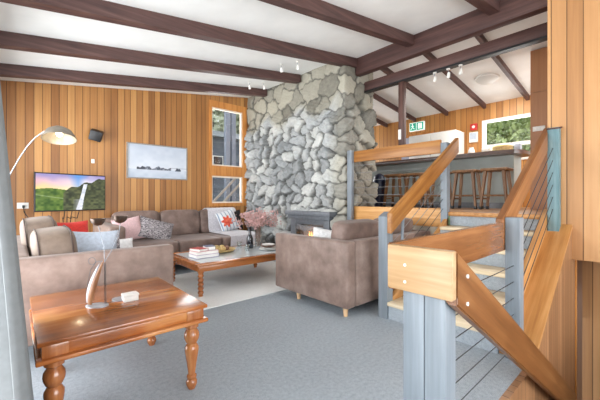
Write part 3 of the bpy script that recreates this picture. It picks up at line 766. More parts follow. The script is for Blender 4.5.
# coffee table
K = thing('coffee_table', 'low wooden coffee table with a glass top painted pale for reflections and barley-twist legs', 'table', (2.36, 4.16, 0))
KX0, KX1, KY0, KY1, KZ = 1.60, 3.14, 3.62, 4.68, .41
bm = BM()
for b in ((KX0, KX1, KY0, KY0+.09), (KX0, KX1, KY1-.09, KY1), (KX0, KX0+.09, KY0+.09, KY1-.09), (KX1-.09, KX1, KY0+.09, KY1-.09)): rbox(bm, *b, KZ-.03, KZ, r=.006)
part('top_frame', bm, M['coffee'], K)
bm = BM(); box(bm, KX0+.09, KX1-.09, KY0+.09, KY1-.09, KZ-.02, KZ-.003); part('glass_inset', bm, M['tableglass_reflect'], K)
for b in ((KX0+.03, KX1-.03, KY0+.03, KY0+.06), (KX0+.03, KX1-.03, KY1-.06, KY1-.03), (KX0+.03, KX0+.06, KY0+.06, KY1-.06), (KX1-.06, KX1-.03, KY0+.06, KY1-.06)):
    bm = BM(); rbox(bm, *b, KZ-.10, KZ-.03, r=.004); part('apron', bm, M['coffee'], K)
for x, y in ((1.67, 3.69), (3.07, 3.69), (1.67, 4.61), (3.07, 4.61)):
    bm = BM(); pr = [(.026, .0125), (.03, .022)]
    for k in range(5):
        z = .03+.05*k; pr += [(.020, z), (.034, z+.018), (.036, z+.028), (.030, z+.043)]
    pr += [(.022, .285), (.036, .29), (.036, KZ-.10)]
    lathe(bm, pr, x, y, 20); part('leg', bm, M['coffee'], K)
bm = BM(); rbox(bm, 1.15, 3.62, 3.24, 4.98, 0, .012, r=.005); solo('area_rug', bm, M['rug'], 'pale grey flat rug lying under the coffee table', 'rug')

# things on the coffee table
def book(label, x, y, z, w, d, h, yaw, cover):
    b = thing('book', label, 'book', (x, y, z), 'books stacked on the coffee table'); 
    bm = BM(); box(bm, x-w/2+.004, x+w/2-.004, y-d/2+.004, y+d/2-.004, z+.004, z+h-.004); part('pages', bm, M['paper'], b)
    bm = BM(); box(bm, x-w/2, x+w/2, y-d/2, y+d/2, z, z+.004); box(bm, x-w/2, x+w/2, y-d/2, y+d/2, z+h-.004, z+h); box(bm, x+w/2-.004, x+w/2, y-d/2, y+d/2, z+.004, z+h-.004); part('cover', bm, M[cover], b)
    b.rotation_euler = (0, 0, yaw)
book('large lavender-covered book at the bottom of the stack', 1.90, 4.10, KZ, .32, .25, .045, .05, 'booklav')
book('pale pink-covered book second from the bottom of the stack', 1.90, 4.10, KZ+.045, .31, .24, .04, .02, 'paperpink')
book('small red-covered book on the left on top of the pale book', 1.83, 4.10, KZ+.085, .15, .2, .035, .3, 'bookred')
book('small navy-covered book on the right on top of the pale book', 1.985, 4.12, KZ+.085, .13, .18, .05, -.2, 'bookblue')
bm = BM(); lathe(bm, [(.08, 0), (.19, .012), (.22, .04), (.212, .042), (.17, .02), (.0001, .016)], 2.27, 4.33, 28, cap=False)
solo('woven_tray', bm, M['straw'], 'round straw tray of dried sprigs in the middle of the coffee table', 'tray')
for k in range(7):
    bm = BM(); a = k*.9; x, y = 2.27+.10*math.cos(a), 4.33+.10*math.sin(a)
    puff(bm, (x, y, KZ+.05), (.035+.01*(k % 3), .03, .03), .9, nu=12, nv=8)
    solo('dried_pod', bm, M['straw' if k % 3 else 'brownglaze'], 'small dried seed pod in the round straw tray', 'pod', 'dried pods in the straw tray')
bm = BM(); lathe(bm, [(.05, 0), (.055, .01), (.052, .16), (.03, .21), (.022, .24), (.022, .33), (.027, .335), (.018, .335)], 2.76, 4.30, 22); solo('bottle_vase', bm, M['darkglass'], 'tall dark glass bottle vase on the coffee table, left of the clear vase', 'vase')
bm = BM(); lathe(bm, [(.055, 0), (.06, .01), (.052, .20), (.062, .36), (.058, .36), (.048, .2), (.052, .02), (.0001, .015)], 2.90, 4.28, 24, cap=False); solo('flower_vase', bm, M['clear'], 'clear glass vase holding the dried pink flowers', 'vase')
fl = thing('flower_bunch', 'spreading bunch of dried pink flowers in the clear vase', 'flowers', (2.90, 4.28, KZ+.02))
bm = BM(); bp = BM()
for k in range(64):
    a = rng.random()*2*PI; R_ = .08+.27*rng.random(); zz = KZ+.36+.03+.20*rng.random()
    e = Vector((2.90+R_*math.cos(a), 4.28+R_*math.sin(a), zz - .1*R_))
    tube(bm, [(2.90+.02*math.cos(a), 4.28+.02*math.sin(a), KZ+.02), (2.90+.045*math.cos(a), 4.28+.045*math.sin(a), KZ+.34), e], .0022, 5)
    for q in range(14):
        o = Vector((rng.normal(0, .03), rng.normal(0, .03), rng.normal(0, .025))); s = .007+.009*rng.random()
        puff(bp, e+o, (s, s, s*.8), 1.0, nu=6, nv=4)
part('stems', bm, M['stem'], fl); part('blossoms', bp, M['petal'], fl)
for k in range(4):
    bm = BM(); z = KZ+.022*k; r = .135-.012*k; lathe(bm, [(r*.6, z), (r, z+.016), (r, z+.022), (r*.6, z+.008)], 2.88, 3.98, 26)
    solo('side_plate', bm, M['brownglaze' if k == 2 else 'paper'], ['lowest white plate of the stack on the coffee table', 'second white plate up in the plate stack', 'brown-glazed plate in the plate stack', 'topmost white plate of the plate stack'][k], 'plate', 'plates stacked on the coffee table')
for i, (x, y, t) in enumerate(((2.58, 4.10, 'clear tumbler in front of the dark bottle vase'), (2.64, 4.42, 'clear tumbler behind the dark bottle vase'))):
    bm = BM(); lathe(bm, [(.034, 0), (.04, .10), (.037, .10), (.031, .008), (.0001, .008)], x, y, 18, cap=False); solo('glass_tumbler', bm, M['clear'], t, 'glass', 'tumblers on the coffee table')
for o in C.objects:
    if o.name.startswith(('woven_tray', 'bottle_vase', 'flower_vase', 'side_plate', 'glass_tumbler')) and o.parent is None:
        pass
for o in list(C.objects):
    if o.parent is None and o.name.startswith(('woven_tray', 'bottle_vase', 'flower_vase', 'glass_tumbler')): o.location.z += KZ-.003

# on the side table: card box and the twin bird sculpture
b = thing('card_box', 'small white box of cards lying on the carved side table', 'box', (.56, 2.31, TZ))
pbox('box_body', M['paper'], b, .517, .603, 2.275, 2.345, TZ, TZ+.032, r=.003); pbox('lid', M['white'], b, .514, .606, 2.272, 2.348, TZ+.032, TZ+.046, r=.003)
def sculpture():
    B0 = Vector((.377, 2.32, TZ))
    s = thing('bird_sculpture', 'pewter sculpture of two slender birds with long raised necks on the side table', 'sculpture', B0)
    w = Vector((.748, -.664, 0)); f = Vector((.664, .748, 0))       # across and away
    k_ = .0062
    def P(a, d, h): return B0 + w*a + f*d + Vector((0, 0, h))
    for d, o, wd in ((0, 0, .066), (.13, .07, .050)):
        bm = BM()
        q = [P(o + wd*math.cos(t), d + .045*math.sin(t), 0) for t in [2*PI*k/28 for k in range(28)]]
        A_ = [bm.verts.new(p) for p in q]; B_ = [bm.verts.new(p+Vector((0, 0, .008))) for p in q]
        bm.faces.new(A_); bm.faces.new(B_)
        for k in range(28): bm.faces.new((A_[k], A_[(k+1) % 28], B_[(k+1) % 28], B_[k]))
        part('base_plate', bm, M['pewter_body'], s)
    def blade(o0, o1, d0, d1, wmax, H, mat):
        bm = BM(); rings = []
        for k in range(17):
            t = k/16; c = o0+(o1-o0)*t**1.5; d = d0+(d1-d0)*t; hw = max(.0015, wmax*(math.sin(PI*(.12+.88*t))**.7)*(1-.45*t)); th = hw*.45
            rings.append([bm.verts.new(P(c+hw*math.cos(q), d+th*math.sin(q), .008+H*t)) for q in [2*PI*i/12 for i in range(12)]])
        for a, b in zip(rings, rings[1:]):
            for i in range(12): g = bm.faces.new((a[i], a[(i+1) % 12], b[(i+1) % 12], b[i])); g.smooth = True
        bm.faces.new(rings[0]); bm.faces.new(rings[-1])
        return part('body', bm, M[mat], s)
    blade(-.082, .0, .04, .02, .022, .25, 'pewter_body'); blade(-.046, .037, 0, .01, .025, .28, 'barkwood')
    for pts, cup in (([P(.037, .012, .27), P(.034, .015, .36), P(-.006, .02, .50)], P(-.008, .02, .495)), ([P(.037, .012, .27), P(.073, .02, .33), P(.118, .03, .44), P(.126, .03, .51)], P(.126, .03, .51))):
        bm = BM(); tube(bm, pts, .002, 6); n = part('neck', bm, M['twig_steel'], s)
        bm = BM(); lathe(bm, [(.004, 0), (.024, .008), (.037, .022), (.043, .046), (.039, .046), (.031, .022), (.006, .010)], cup.x, cup.y, 20, mat=Matrix.Translation((0, 0, cup.z))); part('cup', bm, M['bowl_bronze'], n)
    for dx in (.030, .038):
        bm = BM(); tube(bm, [P(dx, .03, .008), P(dx+.002, .02, .26)], .0022, 6); part('leg', bm, M['twig_steel'], s)
    bm = BM(); tube(bm, [P(-.07, .04, .05), P(-.08, .03, .13), P(-.06, .03, .22), P(-.02, .02, .27), P(.03, .012, .275)], .002, 6); part('wire_wing', bm, M['twig_steel'], s)
    bm = BM(); tube(bm, [P(-.045+.022*math.cos(t), .02, .275+.022*math.sin(t)) for t in [2*PI*k/18 for k in range(19)]], .0016, 5); part('wire_loop', bm, M['twig_steel'], s)
sculpture()

# ------------------------------------------------------------------ television wall
def tvpic(u, v):
    n = vnoise(u*9, v*7, 1); n2 = vnoise(u*24, v*20, 2)
    sky = mixc((246,214,120), (226,176,184), (v-.58)/.2 + .5*(n-.5)); sky = mixc(sky, (226,226,232), 1.2*u); sky = mixc(sky, (150,140,190), (v-.78)/.2+.5*(n-.5)); sky = mixc(sky, (96,150,214), 1-abs(u-.58)/.2-(1-v)*1.6+.3*(n-.5))
    land = mixc((52,84,34), (128,150,66), n2*.8+.3*n-.15); land = mixc(land, (170,186,150), 1-abs(v-(.40-.28*(u-.1)))/.025-.3) if u < .6 else land
    hor = .58+.03*math.sin(u*9)
    c = sky if v > hor else land
    cl = .50+.62*max(0, u-.36)**.75+.03*math.sin(u*30)
    if u > .36 and v < cl: c = mixc((44,52,40), (104,110,74), n2*.9)
    cx = .69-.10*(1-v/.75)
    if v < .74 and abs(u-cx) < .028+.05*max(0, .35-v): c = mixc((236,240,246), (170,176,190), n2*.7)
    if v < .3 and .5 < u < .68: c = mixc(c, (206,206,216), .5*max(0, 1-abs(u-.58)/.1))
    return c
tv = thing('television', 'black flat television on a swing arm showing a waterfall landscape', 'television', (.655, 6.0, 1.0))
tv.rotation_euler = (0, 0, math.atan2(.26, .91))
bm = BM(); rbox(bm, -.478, .478, 0, .035, .0, .57, r=.005); bmesh.ops.translate(bm, vec=ORG[tv.name], verts=bm.verts); part('casing', bm, M['black'], tv)
sc = picture('screen', .93, .535, 150, 84, tvpic, attr_mat('tv_picture', .25, 1.0)); sc.parent = tv; sc.location = (0, -.002, .018)
bm = BM(); tube(bm, [(.0, .035, .3), (.1, .2, .3), (-.02, .37, .3)], .02); bmesh.ops.translate(bm, vec=ORG[tv.name], verts=bm.verts); part('wall_arm', bm, M['black'], tv)
bm = BM(); 
for k in range(3): tube(bm, [(-.1+.1*k, .02, .02), (-.08+.09*k, .1, -.12), (-.04+.06*k, .25, -.10), (.0+.05*k, .33, -.2)], .006, 6)
bmesh.ops.translate(bm, vec=ORG[tv.name], verts=bm.verts); part('cables', bm, M['black'], tv)
def sea(u, v):
    n = vnoise(u*14, v*10, 3); n2 = vnoise(u*60, v*40, 4)
    c = mixc((214,218,224), (176,186,200), v*.9+.3*(n-.5))
    if v < .26: c = mixc((170,182,198), (206,212,220), n*.6+v)
    t = .27+.11*vnoise(u*26, 0, 5)
    if .14 < u < .72 and .25 < v < t: c = mixc((44,48,58), (150,156,168), n2 if u > .27 else n2*.3)
    if .79 < u < .9 and .24 < v < .24+.10*vnoise(u*40, 3, 6)+.02: c = (70,76,88)
    if abs(v-.33) < .006 and u > .72: c = (120,128,142)
    return c
pa = thing('wall_picture', 'framed pale seascape picture on the boarded wall above the sofa', 'picture', (2.044, YF, 1.56))
bm = BM()
for b in ((-.555, -.535, 0, .65), (.535, .555, 0, .65), (-.535, .535, 0, .02), (-.535, .535, .63, .65)): box(bm, b[0], b[1], -.035, 0, b[2], b[3])
bmesh.ops.translate(bm, vec=ORG[pa.name], verts=bm.verts); part('frame', bm, M['outdeck'], pa)
cv = picture('canvas', 1.07, .61, 170, 90, sea, attr_mat('seascape', .6)); cv.parent = pa; cv.location = (0, -.02, .02)
sp = thing('wall_speaker', 'small black loudspeaker tilted on the boarded wall above the television', 'speaker', (1.01, 6.3, 2.25))
bm = BM(); rbox(bm, -.09, .09, -.11, .05, -.075, .095, r=.015); bmesh.ops.transform(bm, matrix=Matrix.Translation(ORG[sp.name]) @ Euler((.35, .25, -.2)).to_matrix().to_4x4(), verts=bm.verts); part('cabinet', bm, M['black'], sp)
bm = BM(); tube(bm, [(.99, 6.40, 2.20), (.97, 6.30, 2.19), (1.0, 6.27, 2.23)], .022); part('bracket', bm, M['black'], sp)
bm = BM(); rbox(bm, .955, 1.0, YF-.02, YF, 1.79, 1.86, r=.004); solo('thermostat', bm, M['white'], 'small white control box on the wall below the loudspeaker', 'thermostat')
so = thing('power_socket', 'white double power socket with a plug low left of the television', 'socket', (.08, YF, 1.08))
pbox('plate', M['white'], so, .01, .145, YF-.012, YF, 1.04, 1.13, r=.003)
bm = BM(); rbox(bm, .07, .10, YF-.05, YF-.012, 1.05, 1.09, r=.005); tube(bm, [(.085, YF-.045, 1.06), (.095, YF-.05, .98), (.14, YF-.06, .90), (.15, YF-.03, .7)], .006, 6); part('plug', bm, M['black'], so)
# arc lamp
la = thing('arc_lamp', 'chrome arc floor lamp with a pale dome shade hanging over the left sofa', 'lamp', (-.21, 4.5, 0))
bm = BM(); lathe(bm, [(.07, 0), (.07, .02), (.01, .03)], -.21, 4.5, 24); part('base', bm, M['steel'], la)
bm = BM(); arc = [(-.21, 4.5, .02), (-.21, 4.5, .7), (-.17, 4.49, 1.05), (-.11, 4.47, 1.27), (-.05, 4.44, 1.43), (.03, 4.40, 1.62), (.09, 4.37, 1.74), (.15, 4.34, 1.83), (.22, 4.31, 1.90), (.29, 4.28, 1.935), (.335, 4.25, 1.945)]
tube(bm, arc, .0055, 8); part('arm', bm, M['steel'], la)
upv = Vector((0, 0, 1)) + .24*Vector((.664, .748, 0)) - .16*Vector((.748, -.664, 0))
hd = Matrix.Translation((.345, 4.235, 1.895)) @ upv.to_track_quat('Z', 'Y').to_matrix().to_4x4()
bm = BM(); lathe(bm, [(.025, .055), (.06, .05), (.11, .015), (.148, -.05), (.155, -.075), (.150, -.075), (.142, -.05), (.105, .008), (.055, .042), (.02, .046)], 0, 0, 32, mat=hd); shd = part('shade', bm, [plain('shade_silver', (132,124,112), .4, .3)], la)
bm = BM(); puff(bm, (0, 0, -.012), (.03, .03, .035), 1.0, mat=hd, nu=14, nv=10); part('bulb', bm, M['bulb'], la)
lp = bpy.data.lights.new('lamp_light', 'POINT'); lp.energy = 1.5; lp.color = (1, .85, .62); lp.shadow_soft_size = .03
lo = bpy.data.objects.new('lamp_light', lp); C.objects.link(lo); lo.location = hd @ Vector((0, 0, -.065))

# curtain at the left edge
def curtain():
    bm = BM(); n, m = 160, 26; rows = []
    for j in range(m+1):
        z = .015+2.6*j/m; row = []
        edge = .085-.073*z
        for i in range(n+1):
            f = i/n; y = 1.15+1.15*f*(1-.12*(z/2.6))
            amp = .055*(1-.25*z/2.6)
            x = edge-.055+amp*math.sin(f*PI*2*9+.5*math.sin(z*1.2))*(.85+.15*math.sin(f*40))
            row.append((max(x, XL+.015), y))
        rows.append((z, row))
    F = [[bm.verts.new((x, y, z)) for x, y in r] for z, r in rows]
    for a, b in zip(F, F[1:]):
        for i in range(n): f = bm.faces.new((a[i], a[i+1], b[i+1], b[i])); f.smooth = True
    c = thing('curtain', 'long grey curtain gathered at the left edge beside the glass doors', 'curtain', (-.1, 1.7, .0))
    o = part('drape', bm, M['curtain'], c, sharp=0)
    s = o.modifiers.new('Solidify', 'SOLIDIFY'); s.thickness = .004
    bm = BM(); tube(bm, [(-.16, .2, 2.66), (-.16, 3.2, 2.66)], .014, 10); part('curtain_rod', bm, M['steel'], c)
curtain()

# ------------------------------------------------------------------ ceiling lights
def spot(label, x, y, z, drop=.1, tilt=(.3, .3), first=[None]):
    if first[0] is None:
        s = thing('spotlight', label, 'spotlight', (0, 0, 0), 'small white ceiling spotlights')
        bm = BM(); lathe(bm, [(.035, -.02), (.035, 0)], 0, 0, 18); part('base', bm, M['white'], s)
        bm = BM(); tube(bm, [(0, 0, -.02), (0, 0, -.07)], .008, 8); part('stem', bm, M['steel'], s)
        bm = BM(); lathe(bm, [(.018, .05), (.026, .03), (.032, -.05), (.026, -.05), (.02, .02)], 0, 0, 18, mat=Matrix.Translation((.01, 0, -.12)) @ Euler((.3, -.35, 0)).to_matrix().to_4x4()); h = part('head', bm, M['white'], s)
        s.scale = (.75,)*3; first[0] = s; s.location = (x, y, z); return s
    return dup(first[0], (x, y, z), label)
for lb, x, y in (('white spotlight on the living room ceiling, nearer of the pair left of the chimney top', 3.30, 4.19), ('white spotlight on the living room ceiling, close against the chimney top', 3.47, 3.97), ('white spotlight above the tall window, left of its pair', 3.37, 5.27), ('white spotlight above the tall window, right of its pair by the stone', 3.66, 5.20)):
    spot(lb, x, y, ceil_z(x)-.004)
for lb, y in (('spotlight under the lower beam, nearest the slim post', 2.23), ('spotlight under the lower beam, middle of three', 2.03), ('spotlight under the lower beam, nearest the round ceiling light', 1.86)):
    spot(lb, 4.66, y, 3.065)
cl = thing('ceiling_light', 'round white dome light on the sloping ceiling above the bar', 'ceiling light', (6.28, 2.05, roof_z(6.28)))
rot = Matrix.Translation((6.28, 2.05, roof_z(6.28))) @ Matrix.Rotation(.139, 4, 'Y')
bm = BM(); lathe(bm, [(.19, -.03), (.195, 0), (.0001, 0)], 0, 0, 36, mat=rot); part('rim', bm, M['white'], cl)
bm = BM(); lathe(bm, [(.0001, -.085), (.08, -.08), (.14, -.06), (.18, -.028)], 0, 0, 36, mat=rot, cap=False); part('diffuser', bm, M['diffuser'], cl)

# ------------------------------------------------------------------ bar
bar = thing('bar_counter', 'grey-green bar counter with a dark timber top and overhang', 'bar counter', (6.4, 3.1, UP))
pbox('front_panel', M['bar'], bar, 6.2, 6.62, 1.62, 4.62, UP, 1.92)
bm = BM(); prism(bm, [(5.93, 1.72), (5.98, 1.56), (6.16, 1.46), (6.68, 1.46), (6.68, 4.72), (5.93, 4.72)], 'Z', 1.92, 1.985); part('worktop', bm, M['bartop'], bar)
pbox('kickboard', M['dark'], bar, 6.185, 6.2, 1.62, 4.62, UP, UP+.10)
def stool_proto():
    s = thing('bar_stool', '', 'stool', (0, 0, 0), 'wooden bar stools along the bar')
    bm = BM(); rbox(bm, -.16, .16, -.19, .19, .60, .645, r=.018, seg=3); part('seat', bm, M['stool'], s)
    for sx in (-1, 1):
        for sy in (-1, 1):
            bm = BM(); A_ = Vector((sx*.105, sy*.125, .605)); B_ = Vector((sx*.155, sy*.185, .0)); h = .032
            t = [(-h, -h*.6), (h, -h*.6), (h, h*.6), (-h, h*.6)]
            a = [bm.verts.new(A_+Vector((q[0], q[1], 0))) for q in t]; b_ = [bm.verts.new(B_+Vector((q[0]*.7, q[1]*.7, 0))) for q in t]
            bm.faces.new(a); bm.faces.new(b_)
            for k in range(4): bm.faces.new((a[k], a[(k+1) % 4], b_[(k+1) % 4], b_[k]))
            lg = part('leg', bm, M['stool'], s)
            bm = BM(); rbox(bm, sx*.152-.026, sx*.152+.026, sy*.181-.02, sy*.181+.02, 0, .05, r=.004); part('foot', bm, M['black'], lg)
    for a, b_ in (((-.138, -.165, .22), (-.138, .165, .22)), ((.138, -.165, .22), (.138, .165, .22)), ((-.138, -.165, .17), (.138, -.165, .17)), ((-.138, .165, .17), (.138, .165, .17))):
        bm = BM(); tube(bm, [a, b_], .014, 8); part('stretcher', bm, M['stool'], s)
    return s
sl = ['wooden bar stool closest to the right handrail', 'wooden bar stool just right of the tall stair post', 'wooden bar stool half hidden behind the rising left handrail', 'wooden bar stool second from the navy bin', 'wooden bar stool beside the navy bin']
proto = stool_proto()
for k, (y, lb) in enumerate(zip((1.70, 2.15, 2.62, 3.04, 3.46), sl)):
    if k == 0: proto.location = (5.62, y, UP); proto['label'] = lb
    else: dup(proto, (5.62+.03*(k % 2), y, UP), lb, .06*(k % 3)-.05)
nb = thing('rubbish_bin', 'navy round-topped bin standing at the left end of the bar', 'bin', (5.62, 3.86, UP))
bm = BM(); lathe(bm, [(.105, UP), (.12, UP+.50)], 5.62, 3.86, 24); part('body', bm, M['navy'], nb)
bm = BM(); lathe(bm, [(.123, UP+.50), (.12, UP+.56), (.09, UP+.64), (.04, UP+.68), (.0001, UP+.69)], 5.62, 3.86, 24); part('lid', bm, M['navy'], nb)
wc = thing('white_cupboard', 'tall white cupboard against the wall behind the bar', 'cupboard', (7.1, 3.38, UP))
pbox('body', M['white'], wc, 6.90, 7.36, 2.86, 3.92, UP, 2.64)
for y0, y1, hy in ((2.87, 3.385, 3.35), (3.395, 3.91, 3.43)):
    dr = pbox('door', M['white'], wc, 6.88, 6.90, y0, y1, UP+.05, 2.60, r=.004); pbox('handle', M['steel'], dr, 6.85, 6.88, hy-.008, hy+.008, 1.9, 2.1)
bm = BM(); rbox(bm, 6.30, 6.46, 2.02, 2.15, 1.985, 2.10, r=.006); solo('white_carton', bm, M['paper'], 'white carton standing on the bar top in front of the window', 'carton')
bm = BM(); lathe(bm, [(.15, 1.985)] + [(.15+.006*(k % 2), 1.99+.018*k) for k in range(7)] + [(.12, 2.115)], 6.35, 1.83, 28); solo('ribbed_basket', bm, M['straw'], 'pale ribbed basket on the bar top, right of the white carton', 'basket')
bm = BM(); rbox(bm, 6.35, 6.47, 1.57, 1.66, 1.985, 2.125, r=.01); solo('canister', bm, M['bluegrey'], 'pale blue canister on the bar top, right of the ribbed basket', 'canister')
bm = BM(); lathe(bm, [(.05, 1.985), (.06, 2.04), (.05, 2.10), (.035, 2.13), (.04, 2.15)], 6.4, 2.36, 20); solo('white_jug', bm, M['paper'], 'white jug at the left end of the things on the bar top', 'jug')
# signs and boxes on the far wall
ex = thing('exit_sign', 'green exit sign with a running figure above the pale door', 'sign', (7.36, 3.97, 2.86))
pbox('housing', M['white_sign'], ex, 7.345, 7.398, 3.78, 4.16, 2.85, 3.06, r=.004)
bm = BM(); box(bm, 7.340, 7.345, 3.985, 4.145, 2.866, 3.044); box(bm, 7.340, 7.345, 3.795, 3.965, 2.866, 3.044); part('face', bm, M['green_sign'], ex)
bm = BM()
def sg(bm, y0, y1, z0, z1): box(bm, 7.336, 7.340, y0, y1, z0, z1)
bm2 = BM(); lathe(bm2, [(.016, 0), (.016, .004)], 0, 0, 14, mat=Matrix.Translation((7.336, 4.075, 3.015)) @ Matrix.Rotation(PI/2, 4, 'Y')); merge(bm, bm2)
for a, b_ in (((4.075, 2.995), (4.065, 2.945)), ((4.065, 2.945), (4.10, 2.915)), ((4.10, 2.915), (4.12, 2.885)), ((4.065, 2.945), (4.04, 2.905)), ((4.04, 2.905), (4.015, 2.905)), ((4.07, 2.985), (4.035, 2.965)), ((4.07, 2.985), (4.105, 2.965))):
    tube(bm, [(7.338, a[0], a[1]), (7.338, b_[0], b_[1])], .008, 6)
sg(bm, 3.83, 3.93, 2.89, 2.90+.12); part('pictogram', bm, M['white_sign'], ex)
fa = thing('fire_alarm', 'red fire alarm unit on the far wall left of the bar window', 'alarm', (7.38, 2.67, 2.73))
pbox('housing', M['red_plastic'], fa, 7.36, 7.40, 2.60, 2.74, 2.66, 2.80, r=.01)
bm = BM(); lathe(bm, [(.03, 0), (.03, .008)], 0, 0, 18, mat=Matrix.Translation((7.353, 2.67, 2.73)) @ Matrix.Rotation(PI/2, 4, 'Y')); part('button', bm, M['white'], fa)
nt = thing('notice_box', 'white wall box with a grey face below the red fire alarm', 'box', (7.38, 2.68, 2.4))
pbox('body', M['white'], nt, 7.36, 7.40, 2.59, 2.76, 2.40, 2.62, r=.006); pbox('face', M['bluegrey'], nt, 7.356, 7.36, 2.61, 2.74, 2.46, 2.60)
sw = thing('light_switch', 'white switch panel on the reddish wall return beside the right handrail', 'switch', (5.74, 1.185, 2.2))
pbox('plate', M['white'], sw, 5.735, 5.75, 1.11, 1.26, 2.185, 2.255, r=.003)
for y in (1.145, 1.185, 1.225): pbox('rocker', M['paper'], sw, 5.73, 5.735, y-.01, y+.01, 2.205, 2.235)

# ------------------------------------------------------------------ outside
def foliage(name, label, cat, c, rad, n, leaf, mat, seed, trunk=None):
    r = np.random.default_rng(seed); t = thing(name, label, cat, (c[0], c[1], trunk if trunk is not None else c[2]-rad[2]))
    vs, fs = [], []
    for k in range(n):
        d = r.normal(size=3); d /= np.linalg.norm(d); p = np.array(c)+d*np.array(rad)*(.45+.55*r.random()**.5)*(.8+.3*math.sin(7*d[0]+5*d[2]+seed))
        u = r.normal(size=3); u /= np.linalg.norm(u); w = np.cross(u, r.normal(size=3)); w /= np.linalg.norm(w); s = leaf*(.6+.8*r.random())
        b = len(vs); vs += [tuple(p-u*s), tuple(p+w*s*.5), tuple(p+u*s), tuple(p-w*s*.5)]; fs.append((b, b+1, b+2, b+3))
    me = bpy.data.meshes.new('leaves'); o_ = ORG[t.name]; me.from_pydata([tuple(np.array(v)-np.array(o_)) for v in vs], [], fs); me.materials.append(mat)
    o = bpy.data.objects.new('leaves', me); C.objects.link(o); o.parent = t
    if trunk is not None:
        bm = BM(); tube(bm, [(c[0], c[1], trunk), (c[0]+.1, c[1], (trunk+c[2])/2), (c[0], c[1], c[2]+rad[2]*.4)], [.14, .11, .05], 8); part('trunk', bm, M['bark'], t)
    return t
bm = BM(); box(bm, -40, 60, 6.7, 70, -1.6, -1.5); box(bm, 7.7, 60, -40, 6.7, -1.6, -1.5); struct('ground', bm, M['hillgrass'])
bm = BM(); prism(bm, [(11.5, -1.5), (30, 9), (30, -1.5)], 'Y', -6, 16); struct('ground.001', bm, M['hillgrass'])
for k, (x, y, z, rx, ry, rz, lb) in enumerate(((13.0, 4.3, 3.0, 1.3, 1.5, 1.5, 'leafy green bush outside the bar window, left side'), (13.4, 2.4, 3.3, 1.4, 1.6, 1.6, 'leafy green bush outside the bar window, centre'), (13.0, .8, 3.0, 1.4, 1.5, 1.5, 'leafy green bush outside the bar window, right side'), (15.5, 3.4, 5.0, 1.6, 2.6, 1.8, 'higher green bush on the slope outside the bar window'))):
    foliage('leafy_bush', lb, 'bush', (x, y, z), (rx, ry, rz), 2600, .10, M['leaf'], 20+k)
H = thing('neighbour_house', 'dark-clad house with a timber stair seen through the tall window', 'house', (7, 12, -1.5))
pbox('wall', M['darkhouse'], H, 4.6, 12, 10.5, 15, -1.5, 3.35); 
bm = BM(); prism(bm, [(10.2, 3.35), (15.3, 3.35), (12.7, 4.1)], 'X', 4.3, 12.3); part('roof', bm, M['dark'], H)
w_ = pbox('window', M['white'], H, 5.18, 5.58, 10.45, 10.5, 2.32, 2.70); pbox('pane', M['darkglass'], w_, 5.21, 5.55, 10.44, 10.45, 2.35, 2.67)
for x in (5.24, 5.46): pbox('post', plain('steel_blue_post', (112,120,136), .6), H, x, x+.14, 9.6, 9.75, -1.5, 4.6)
bm = BM()
for o in (0, .35): prism(bm, [(4.5, .60+o), (6.2, 2.28+o), (6.2, 2.36+o), (4.5, .68+o)], 'Y', 9.2, 9.26)
part('stair_rail', bm, M['outdeck'], H)
foliage('gum_tree', 'pale-leaved tree rising above the dark house outside the tall window', 'tree', (8.4, 17, 5.6), (3.4, 1.5, 3.2), 5000, .2, M['leaf2'], 41, -1.5)
foliage('gum_tree', 'pale-leaved tree to the left beyond the dark house outside', 'tree', (5.2, 21, 6.2), (3.0, 1.5, 3.6), 4000, .2, M['leaf2'], 42, -1.5)

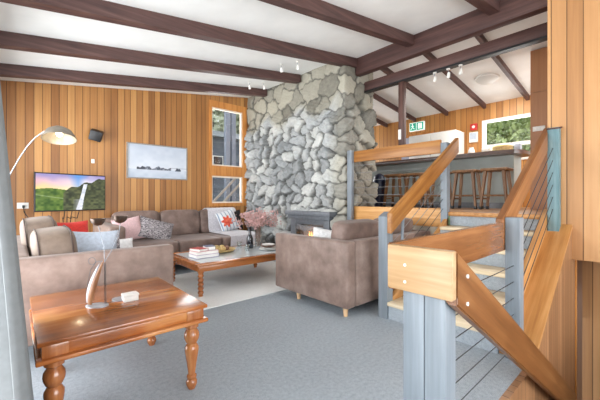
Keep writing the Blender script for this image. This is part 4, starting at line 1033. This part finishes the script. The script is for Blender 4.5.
# ------------------------------------------------------------------ light and camera
W = bpy.data.worlds.new('world'); SC.world = W; W.use_nodes = True
nt_ = W.node_tree; bg = nt_.nodes['Background']; bg.inputs[0].default_value = (.86, .93, 1, 1); bg.inputs[1].default_value = 1.5
def area(name, loc, rot, sx, sy, e, col=(1, 1, 1)):
    l = bpy.data.lights.new(name, 'AREA'); l.shape = 'RECTANGLE'; l.size = sx; l.size_y = sy; l.energy = e; l.color = col
    o = bpy.data.objects.new(name, l); C.objects.link(o); o.location = loc; o.rotation_euler = rot; return o
area('daylight_left', (XL-2.2, 3.2, .9), (0, -PI/2-.1, 0), 4.2, 9, 900, (.96, .98, 1))
area('daylight_rear', (2.2, YB-2.4, .9), (PI/2+.15, 0, 0), 7, 4.4, 620, (.97, .985, 1))
area('daylight_bar', (X7+.5, (BW0+BW1)/2, 2.6), (0, PI/2+.2, 0), .9, 1.6, 40)
area('daylight_tall_window', ((WX0+WX1)/2, YF+.5, 2.3), (-PI/2-.1, 0, 0), .9, 2.2, 30)
area('fill_bar_far', (6.1, YF+.9, 2.2), (-PI/2-.0, 0, 0), 2.6, 1.8, 130)  # added fill lamp beyond the unseen far window, brightens the bar
area('fill_bar_near', (6.6, -1.4, 2.2), (PI/2, 0, 0), 1.8, 1.6, 70)  # added fill lamp for the bar, outside the unseen near window
l = bpy.data.lights.new('bar_light', 'AREA'); l.shape = 'DISK'; l.size = .3; l.energy = 30; l.color = (1, .96, .9)
o = bpy.data.objects.new('bar_light', l); C.objects.link(o); o.location = (6.25, 2.05, roof_z(6.28)-.11)

cd = bpy.data.cameras.new('camera'); cd.sensor_width = 36; cd.lens = 36*320/600; cd.shift_y = -2/600; cd.clip_start = .05
co = bpy.data.objects.new('camera', cd); C.objects.link(co); co.location = (0, 0, 1.2); co.rotation_euler = (PI/2, 0, -math.atan2(.664, .748))
SC.camera = co
vs = SC.view_settings; vs.view_transform = 'Standard'; vs.look = 'None'; vs.exposure = .42; vs.gamma = 1; vs.use_curve_mapping = False
SC.cycles.use_denoising = True
SC.cycles.max_bounces = 8; SC.cycles.diffuse_bounces = 5; SC.cycles.transparent_max_bounces = 12
SC.cycles.sample_clamp_indirect = 6
